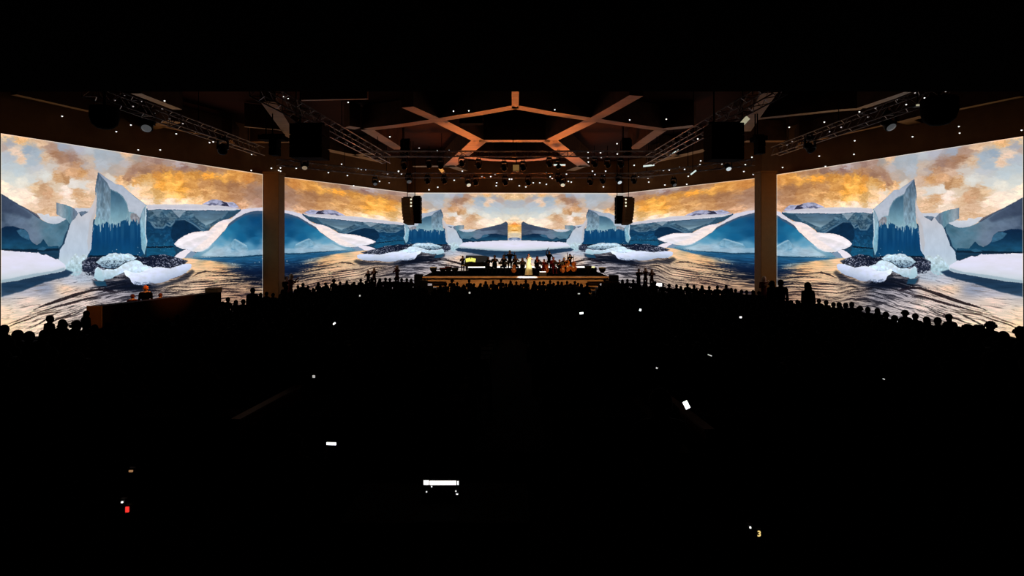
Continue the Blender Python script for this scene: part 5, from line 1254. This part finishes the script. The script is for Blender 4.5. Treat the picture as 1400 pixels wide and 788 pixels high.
person_var('singer', 'long', M_hair_b, pose='stand', female=True, bare=True, arms={1: ((.24, .06, -.18), (.08, .24, .02)), -1: ((-.25, .06, -.20), (-.30, .28, -.22))}, skin=M_skin, cloth=M_gown, voxel=.0125, ratio=.45)
ZS = CZ+ST
def perf(key, px, py, D, ht, label, rz=180., z=ST, smin=.85, smax=1.2):
    s = ((PY0-py)/FPX*D-z)/ht; s = min(smax, max(smin, s))
    return place_person(key, ((px-PX0)/FPX*D, D, CZ+z), R(rz), label, None, s)
# singer
sg = perf('singer', 723, 348.2, 42.0, 1.66, 'singer standing in a long ivory gown under a spotlight at the stage front', 180)
g = MB(); prof = [(.31, .01), (.30, .12), (.27, .35), (.24, .60), (.21, .80), (.185, .93), (.150, 1.04), (.150, 1.12), (.165, 1.26), (.160, 1.34)]
v = []; f = []; nseg = 36
for r, z in prof:
    for k in range(nseg):
        a = 2*math.pi*k/nseg; rr = r*(1+(.05*math.sin(a*9)+.03*math.sin(a*5+1))*max(0, (1-z)/1.0)); v.append((rr*math.cos(a)*(1 if z < .9 else 1.08), rr*math.sin(a)*(.9 if z < .9 else .82)+.02, z))
for i in range(len(prof)-1): f += [(i*nseg+k, i*nseg+(k+1) % nseg, (i+1)*nseg+(k+1) % nseg, (i+1)*nseg+k) for k in range(nseg)]
g.add(v, f, True); g.build('gown', M_gown, sg)
m = MB(); m.tube([(.09, .30, 1.47), (.06, .17, 1.55)], [.014, .02], 8); m.ell((.055, .155, 1.56), (.026, .026, .03)); t = thing('microphone', 'microphone held up by the singer in ivory', 'microphone', sg.location, R(180)); m.build('handle', M_black, t); t.scale = sg.scale

perf('b_cond', 697, 343.8, 43.2, 1.66, 'conductor in black with fair hair standing over the seated strings', 0, ST+.0, .9, 1.3)
cp = thing('conductor_podium', 'small black podium under the conductor', 'podium', (sx(697, 43.2), 43.2, ZS)); MB().box((0, 0, .0), (.1, .1, .01)).build('plate', M_black, cp)
bpy.data.objects.remove(cp.children[0]); bpy.data.objects.remove(cp)

def violin(loc, rz, label, s=1.):
    t = thing('violin', label, 'violin', loc, rz, 'violins played on stage')
    pl = [(math.cos(a)*(.10+.018*math.cos(2*a)-.03*abs(math.sin(a))**6*0), math.sin(a)*.18) for a in np.linspace(0, 2*math.pi, 24, endpoint=False)]
    pl = [(x*(1-.35*math.exp(-(y/.05)**2)), y) for x, y in pl]
    MB().prism(pl, -.02, .02).build('body', M_bass, t); MB().bar((0, .17, .02), (0, .42, .03), .025, .02).build('neck', M_black, t)
    return t
def stand(px, D, label, white=True):
    t = thing('music_stand', label, 'music stand', (sx(px, D), D, ZS), 0, 'music stands on stage')
    MB().tube([(0, 0, .02), (0, 0, .85)], .012, 6).build('pole', M_black, t)
    b = MB()
    for k in range(3): a = k*2.094; b.tube([(0, 0, .12), (math.cos(a)*.25, math.sin(a)*.25, .01)], .010, 5)
    b.build('tripod', M_black, t)
    Rm = Matrix.Rotation(R(-20), 3, 'X'); MB().box((0, 0, .92), (.34, .02, .24), Rm).build('desk', M_black, t)
    if white: MB().box((0, .025, .93), (.29, .006, .20), Rm).build('sheet_music', M_paper, t)

def bass(px, py, D, h, rz, label, name='double_bass', cat='double bass', par=None, z=ST):
    """upright string instrument, origin on the floor, facing local -Y"""
    t = thing(name, label, cat, (sx(px, D), D, CZ+z), rz); s = h/1.8
    pr = []
    for a in np.linspace(0, 2*math.pi, 40, endpoint=False):
        y = math.sin(a); w = .33 if y < 0 else .26; x = math.cos(a)*w*(1-.34*math.exp(-((y-.12)/.25)**2)); pr.append((x*s, (.68+y*.52)*s))
    v = [Vector((x, yy, z_)) for yy in (-.10*s, .10*s) for x, z_ in pr]; n_ = len(pr)
    b = MB(); b.add(v, [tuple(range(n_)), tuple(range(n_, 2*n_))[::-1]]+[(i, n_+i, n_+(i+1) % n_, (i+1) % n_) for i in range(n_)]); b.build('body', M_bass, t)
    MB().bar((0, -.12*s, 1.0*s), (0, -.06*s, 1.72*s), .055*s, .04*s).build('fingerboard', M_black, t)
    MB().tube([(0, -.06*s, 1.70*s), (0, -.02*s, 1.80*s), (0, -.08*s, 1.82*s)], [.03*s, .03*s, .02*s], 8).build('scroll', M_bass, t)
    MB().tube([(0, 0, 0), (0, 0, .2*s)], .01, 6).build('end_pin', M_black, t)
    MB().box((0, -.12*s, .62*s), (.14*s, .02, .12*s)).build('bridge', M_paper, t)
    return t

# (kind, px, head-top row, depth, label)
PL = [('b_stand', 632.5, 350.8, 43.5, 'tall dark musician standing at the piano end of the stage', 190),
      ('b_sit', 667.3, 352.5, 43.8, 'musician sitting at the far edge of the piano, only the head clear', 200),
      ('b_sit', 676.3, 350.6, 43.8, 'dark musician seated beside the grand piano with elbows out', 180),
      ('b_sitf', 689, 350, 43.9, 'musician in black seated just beside the conductor towards the piano', 170),
      ('b_sitf', 704.5, 350.2, 43.9, 'long-haired musician with raised bow seated next to the conductor', 190),
      ('b_sitf', 714.3, 354, 43.5, 'musician with dark hair down seated beside the singer', 175),
      ('b_sitf', 734.5, 351.8, 43.6, 'fair-lit musician seated on the far side of the singer', 190),
      ('b_sitr', 744, 355.5, 43.0, 'seated red-lit cellist in front of the tall raised-arm player', 170),
      ('b_raise', 750.7, 344.6, 44.6, 'black-clad player standing with one arm raised above the red group', 180),
      ('b_sitr', 756.5, 353, 43.6, 'seated red-lit player under the raised arm', 190),
      ('b_sit', 765, 356.2, 43.4, 'seated player between the red group and the amber basses', 180),
      ('b_sit', 771.2, 353.6, 43.6, 'seated player with amber instrument before the double basses', 175),
      ('b_stand', 779.2, 348.2, 44.4, 'dark standing bassist behind the amber double basses', 180)]
for k, px, py, D, lab, rz in PL:
    low = py > 360
    perf(k, px, py, D, 1.25 if 'sit' in k else 1.66, lab, rz, ST-.45 if low and False else ST, .55 if low else .8, 1.25)
# black chairs under the seated players
def player_chair(x, y, rz, label):
    global _pc
    if '_pc' in globals(): return dup(_pc, (x, y, ZS), rz, label, 'black chairs of the seated musicians')
    t = thing('orchestra_chair', label, 'chair', (x, y, ZS), rz, 'black chairs of the seated musicians'); _pc = t
    MB().box((0, .06, .40), (.44, .42, .05), bev=.015).build('seat', M_black, t); MB().box((0, -.17, .70), (.42, .04, .34), bev=.015).build('backrest', M_black, t)
    for x_, y_ in ((-.19, -.16), (.19, -.16), (-.19, .24), (.19, .24)): MB().tube([(x_, y_, 0), (x_, y_, .40 if y_ > 0 else .62)], .014, 6).build('leg', M_black, t)
_n = 0
for k, px, py, D, lab, rz in PL:
    if 'sit' in k: player_chair(sx(px, D), D, R(rz), f'black chair of the {ordn(_n)} seated musician counted from the grand piano'); _n += 1
# low percussion at both ends of the stage, added black boxes at its foot to hide the bright screen
def drum(px, py, D, top, label, r=.30):
    z = (PY0-py)/FPX*D-ST; t = thing('kettle_drum', label, 'drum', (sx(px, D), D, ZS), 0, 'low drums at the stage ends')
    MB().lathe([(.10, .16), (r*.55, .20), (r*.9, .34), (r, z-.06), (r, z)], n=20).build('bowl', M_black, t)
    MB().lathe([(r*1.04, z-.03), (r*1.05, z+.015), (r*.9, z+.022), (.01, z+.022)], n=20).build('drumhead', top, t)
    for k in range(3): a = k*2.094+.5; MB().bar((math.cos(a)*.10, math.sin(a)*.10, .22), (math.cos(a)*r, math.sin(a)*r, .0), .03).build('leg', M_black, t)
for i, (px, py, D, m, l) in enumerate([(592.5, 365.5, 42.6, M_paper, 'low drum with a white head at the booth-side stage end'), (605.5, 366.8, 42.9, M_red, 'low drum with a red head, second from the booth-side stage end'), (613, 365, 43.3, M_red, 'low drum with a red head, third from the booth-side stage end'),
    (622, 366.2, 42.7, M_black, 'low black drum next to the standing musician'), (804, 364, 43.2, M_black, 'low black drum by the yellow end of the strip'), (823.5, 366, 42.4, M_paper, 'low drum with a white head at the stage end opposite the booth')]): drum(px, py, D, m, l)
for pa, pb, py, D, l in ((574, 584, 383.5, 39.6, 'tallest added black box at the booth-side foot of the stage'), (584.5, 591.5, 391, 39.6, 'middle added black box at the booth-side foot of the stage'), (592, 599, 396.5, 39.6, 'lowest added black box at the booth-side foot of the stage'),
    (827, 836, 383.5, 39.6, 'tallest added black box at the stage foot opposite the booth'), (820, 826.5, 391, 39.6, 'middle added black box at the stage foot opposite the booth')):
    a, c = sx(pa, D), sx(pb, D); H = (PY0-py)/FPX*D+4.7; t = thing('added_black_box', l, 'case', ((a+c)/2, D, CZ-4.7), 0, 'added black boxes at the stage foot')
    MB().box((0, 0, H/2), (c-a, .6, H), bev=.02).build('body', M_blackm, t); MB().bar((-.08, -.32, H*.6), (.08, -.32, H*.6), .03).build('handle', M_black, t)
for i, (px, D, w) in enumerate([(684, 43.0, 1), (692, 42.9, 1), (708, 42.9, 1), (716.5, 42.7, 1), (739, 42.8, 1), (760, 42.7, 1), (768, 42.8, 1)]):
    stand(px, D, f'black music stand on stage, {ordn(i)} built row mark'.replace(' built row mark', ' along the players'), w)
for i, (px, py, rz) in enumerate([(678.5, 356.5, .4), (705.5, 355.5, -.5), (735.5, 357, .5), (756, 357.5, -.3)]):
    p = P(px, py, 43.25); violin((p.x, p.y, p.z), R(180)+rz, f'violin under the chin of a seated player, {ordn(i)} from the piano')
bass(775.5, 0, 43.6, 1.75, R(8), 'amber double bass standing nearest the red group')
bass(784.8, 0, 43.7, 1.55, R(-38), 'wide amber double bass leaning at the outer end of the strings')
bass(769.2, 0, 43.0, 1.25, R(15), 'amber cello before the double basses', 'cello', 'cello')
bass(747.2, 0, 42.7, 1.25, R(-10), 'dark-lit cello in the red group', 'cello', 'cello')
bass(702.5, 0, 42.9, 1.2, R(10), 'cello beside the conductor', 'cello', 'cello')

# grand piano with sheet music, its spotlit look put in as emission
gp = thing('grand_piano', 'black grand piano with lid propped up on the booth-side half of the stage', 'piano', (sx(652, 43.6), 43.6, ZS))
pl = [(-1.0, -.72), (.1, -.72), (.55, -.62), (.85, -.35), (1.0, .0), (1.0, .35), (.8, .6), (.2, .72), (-1.0, .72)]
MB().prism(pl, .62, .98).build('case', M_black, gp)
lid = MB(); Rm = Matrix.Rotation(R(22), 4, 'X'); lid.prism(pl, 0, .03, Matrix.Translation((0, .15, 1.22)) @ Rm); lid.build('lid', M_black, gp)
for x, y in ((-.85, -.55), (-.85, .55), (.75, 0)): MB().tube([(x, y, .62), (x, y, .05)], [.06, .035], 10).build('leg', M_black, gp)
MB().box((-1.12, 0, .70), (.26, 1.3, .05)).build('keyboard', M_paper, gp)
ms = thing('lit_score', 'yellow-lit open score standing above the grand piano', 'score', P(643.5, 355.6, 43.1))
M_score = mat('yellow_glow_paper', (.85, .85, .25), .8, .03, 6, emit=(1, 1, .2), es=.85)
b = MB()
for s in (-1, 1): b.box((s*.21, 0, .0), (.42, .02, .30), Matrix.Rotation(R(12*s), 3, 'Y'))
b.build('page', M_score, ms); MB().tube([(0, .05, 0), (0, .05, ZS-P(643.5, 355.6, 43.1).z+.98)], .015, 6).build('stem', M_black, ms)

# floor monitor with a white edge, small clutter lights
fm = thing('floor_monitor', 'black wedge monitor with a white lit edge at the stage front', 'stage monitor', (sx(742, 41.2), 41.2, ZS))
b = MB(); v = [Vector((x, y, z)) for x in (-.3, .3) for y, z in ((-.22, 0), (.25, 0), (.25, .12), (-.10, .30))]
b.add(v, [(0, 1, 2, 3), (7, 6, 5, 4), (0, 4, 5, 1), (1, 5, 6, 2), (2, 6, 7, 3), (3, 7, 4, 0)]); b.build('cabinet', M_black, fm)
MB().box((0, -.12, .31), (.50, .03, .05)).build('edge_strip', M_strip, fm)
# black towers at the stage corners
for px0, px1, py0, lab in ((566, 577, 375.5, 'tall black loudspeaker at the booth-side corner of the stage'), (834, 846, 376.5, 'tall black loudspeaker at the stage corner opposite the booth')):
    D = 40.; a = P(px0, py0, D); c = P(px1, py0, D); t = thing('corner_loudspeaker', lab, 'loudspeaker', ((a.x+c.x)/2, D+.3, CZ-4.7)); H = a.z-(CZ-4.7)
    for k in range(2): MB().box((0, 0, H*(k+.5)/2), (c.x-a.x, .6, H/2-.02), bev=.02).build('cabinet', M_blackm, t)

# lit musicians standing down in the side aisles
def aisle_player(key, px, py, D, label, rz, z=None):
    z = tier(D) if z is None else z; s = ((PY0-py)/FPX*D-z)/1.66
    return place_person(key, (sx(px, D), D, CZ+z), R(rz), label, None, min(1.3, max(.8, s)))
for pa, pb, l in ((497, 556, 'low dark platform beside the stage on the booth side'), (858, 902, 'low dark platform beside the stage opposite the booth')):
    a, c = sx(pa, 41.4), sx(pb, 41.4); t = MB().box(((a+c)/2, 41.4, CZ-4.5), (c-a, 2.2, .4)).build('side_platform', M_floor); tag(t, l, 'platform', kind='structure')
aisle_player('b_fair', 511.5, 367.8, 41.6, 'fair-haired player in wine red standing among spectators on the booth side', 200, -4.3)
aisle_player('b_stand', 503.5, 371, 41.0, 'dark player standing just beside the fair-haired one on the booth side', 180, -4.3)
aisle_player('b_fair', 543, 364.5, 42.0, 'player with lit hair standing higher near the stage on the booth side', 160, -4.3)
aisle_player('b_fair', 882.5, 367.8, 41.6, 'fair-haired player standing among spectators opposite the booth', 150, -4.3)
aisle_player('b_stand', 873, 368.8, 41.2, 'dark player with pale shirt front standing opposite the booth', 200, -4.3)
aisle_player('b_fair', 891, 370, 40.9, 'wine-clad player standing outermost opposite the booth', 180, -4.3)
aisle_player('b_fair', 397, 375.8, 33.0, 'person with lit face standing just stageward of the booth-side pillar', 270)
aisle_player('b_stand', 391, 380, 33.4, 'dark figure standing between the booth-side pillar and the lit person', 240)
aisle_player('b_fair', 1044, 380, 31.5, 'white-haired person standing in front of the far pillar', 180)

# ---------------------------------------------------------------- light
def lamp(kind, name, loc, energy, col, tgt=None, **kw):
    l = bpy.data.lights.new(name, kind); l.energy = energy; l.color = col
    for k, v in kw.items(): setattr(l, k, v)
    o = bpy.data.objects.new(name, l); COL.objects.link(o); o.location = loc
    if tgt is not None: o.rotation_euler = (Vector(tgt)-Vector(loc)).to_track_quat('-Z', 'Y').to_euler()
    return o
sp_ = P(723, 362, 42)
lamp('SPOT', 'singer_spotlight', P(769, 251, 37.6), 5200, (1, .97, .70), sp_, spot_size=R(6.0), spot_blend=.25, shadow_soft_size=.1)
lamp('SPOT', 'stage_edge_spotlight', P(721, 249, 39.6), 4200, (1, .95, .92), P(721, 378.7, 40.24), spot_size=R(12.5), spot_blend=.3, shadow_soft_size=.1)
for px in (612, 700, 790):
    lamp('SPOT', 'stage_front_wash', P(px, 238, 31), 3300, (1, .56, .25), P(px, 389, 40.4), spot_size=R(36), spot_blend=.9, shadow_soft_size=.15)
lamp('SPOT', 'amber_bass_spotlight', P(808, 250, 37.6), 1600, (1, .48, .12), P(777, 364, 43.6), spot_size=R(15), spot_blend=.6, shadow_soft_size=.1)
lamp('SPOT', 'red_string_spotlight', P(651, 250, 37.6), 1800, (1, .20, .14), P(750, 364, 43.6), spot_size=R(14), spot_blend=.6, shadow_soft_size=.1)
# added unseen orange spots over the riser tint the coffered ceiling
for x in (-4.5, .2, 4.9):
    lamp('SPOT', 'added_ceiling_wash', (x, 46.7, CZ-1.9), 3000, (1, .22, .03), (x*.5, 34, CZ+6), spot_size=R(62), spot_blend=1., shadow_soft_size=.7)
lamp('SPOT', 'side_player_light', P(560, 247, 37.8), 500, (1, .62, .4), P(525, 372, 39.8), spot_size=R(14), spot_blend=.5, shadow_soft_size=.1)
lamp('SPOT', 'side_player_light', P(847, 247, 37.8), 500, (1, .62, .4), P(881, 372, 39.6), spot_size=R(10), spot_blend=.5, shadow_soft_size=.1)
lamp('SPOT', 'booth_light', P(345, 235, 24.0), 2600, (1, .36, .06), P(205, 398, 24.6), spot_size=R(30), spot_blend=.5, shadow_soft_size=.1)
lamp('SPOT', 'added_booth_end_light', P(200, 150, 18.0), 420, (1, .5, .15), P(129, 430, 21.2), spot_size=R(8), spot_blend=.5, shadow_soft_size=.1)  # added spot that brightens the booth end panel

w = bpy.data.worlds.new('w'); scene.world = w; w.use_nodes = True; w.node_tree.nodes['Background'].inputs['Color'].default_value = (0, 0, 0, 1); w.node_tree.nodes['Background'].inputs['Strength'].default_value = 0

# ---------------------------------------------------------------- camera and view
cam = bpy.data.cameras.new('camera'); cam.sensor_width = 36; cam.sensor_fit = 'HORIZONTAL'; cam.lens = 18.0
cam.shift_y = -(394-PY0)/1400; cam.clip_end = 200; cam.clip_start = .05
co = bpy.data.objects.new('camera', cam); COL.objects.link(co); co.location = (0, 0, CZ); co.rotation_euler = (R(90), 0, 0); scene.camera = co
vs = scene.view_settings; vs.view_transform = 'Standard'; vs.look = 'None'; vs.gamma = 1; vs.exposure = 0; vs.use_curve_mapping = False
scene.display_settings.display_device = 'sRGB'
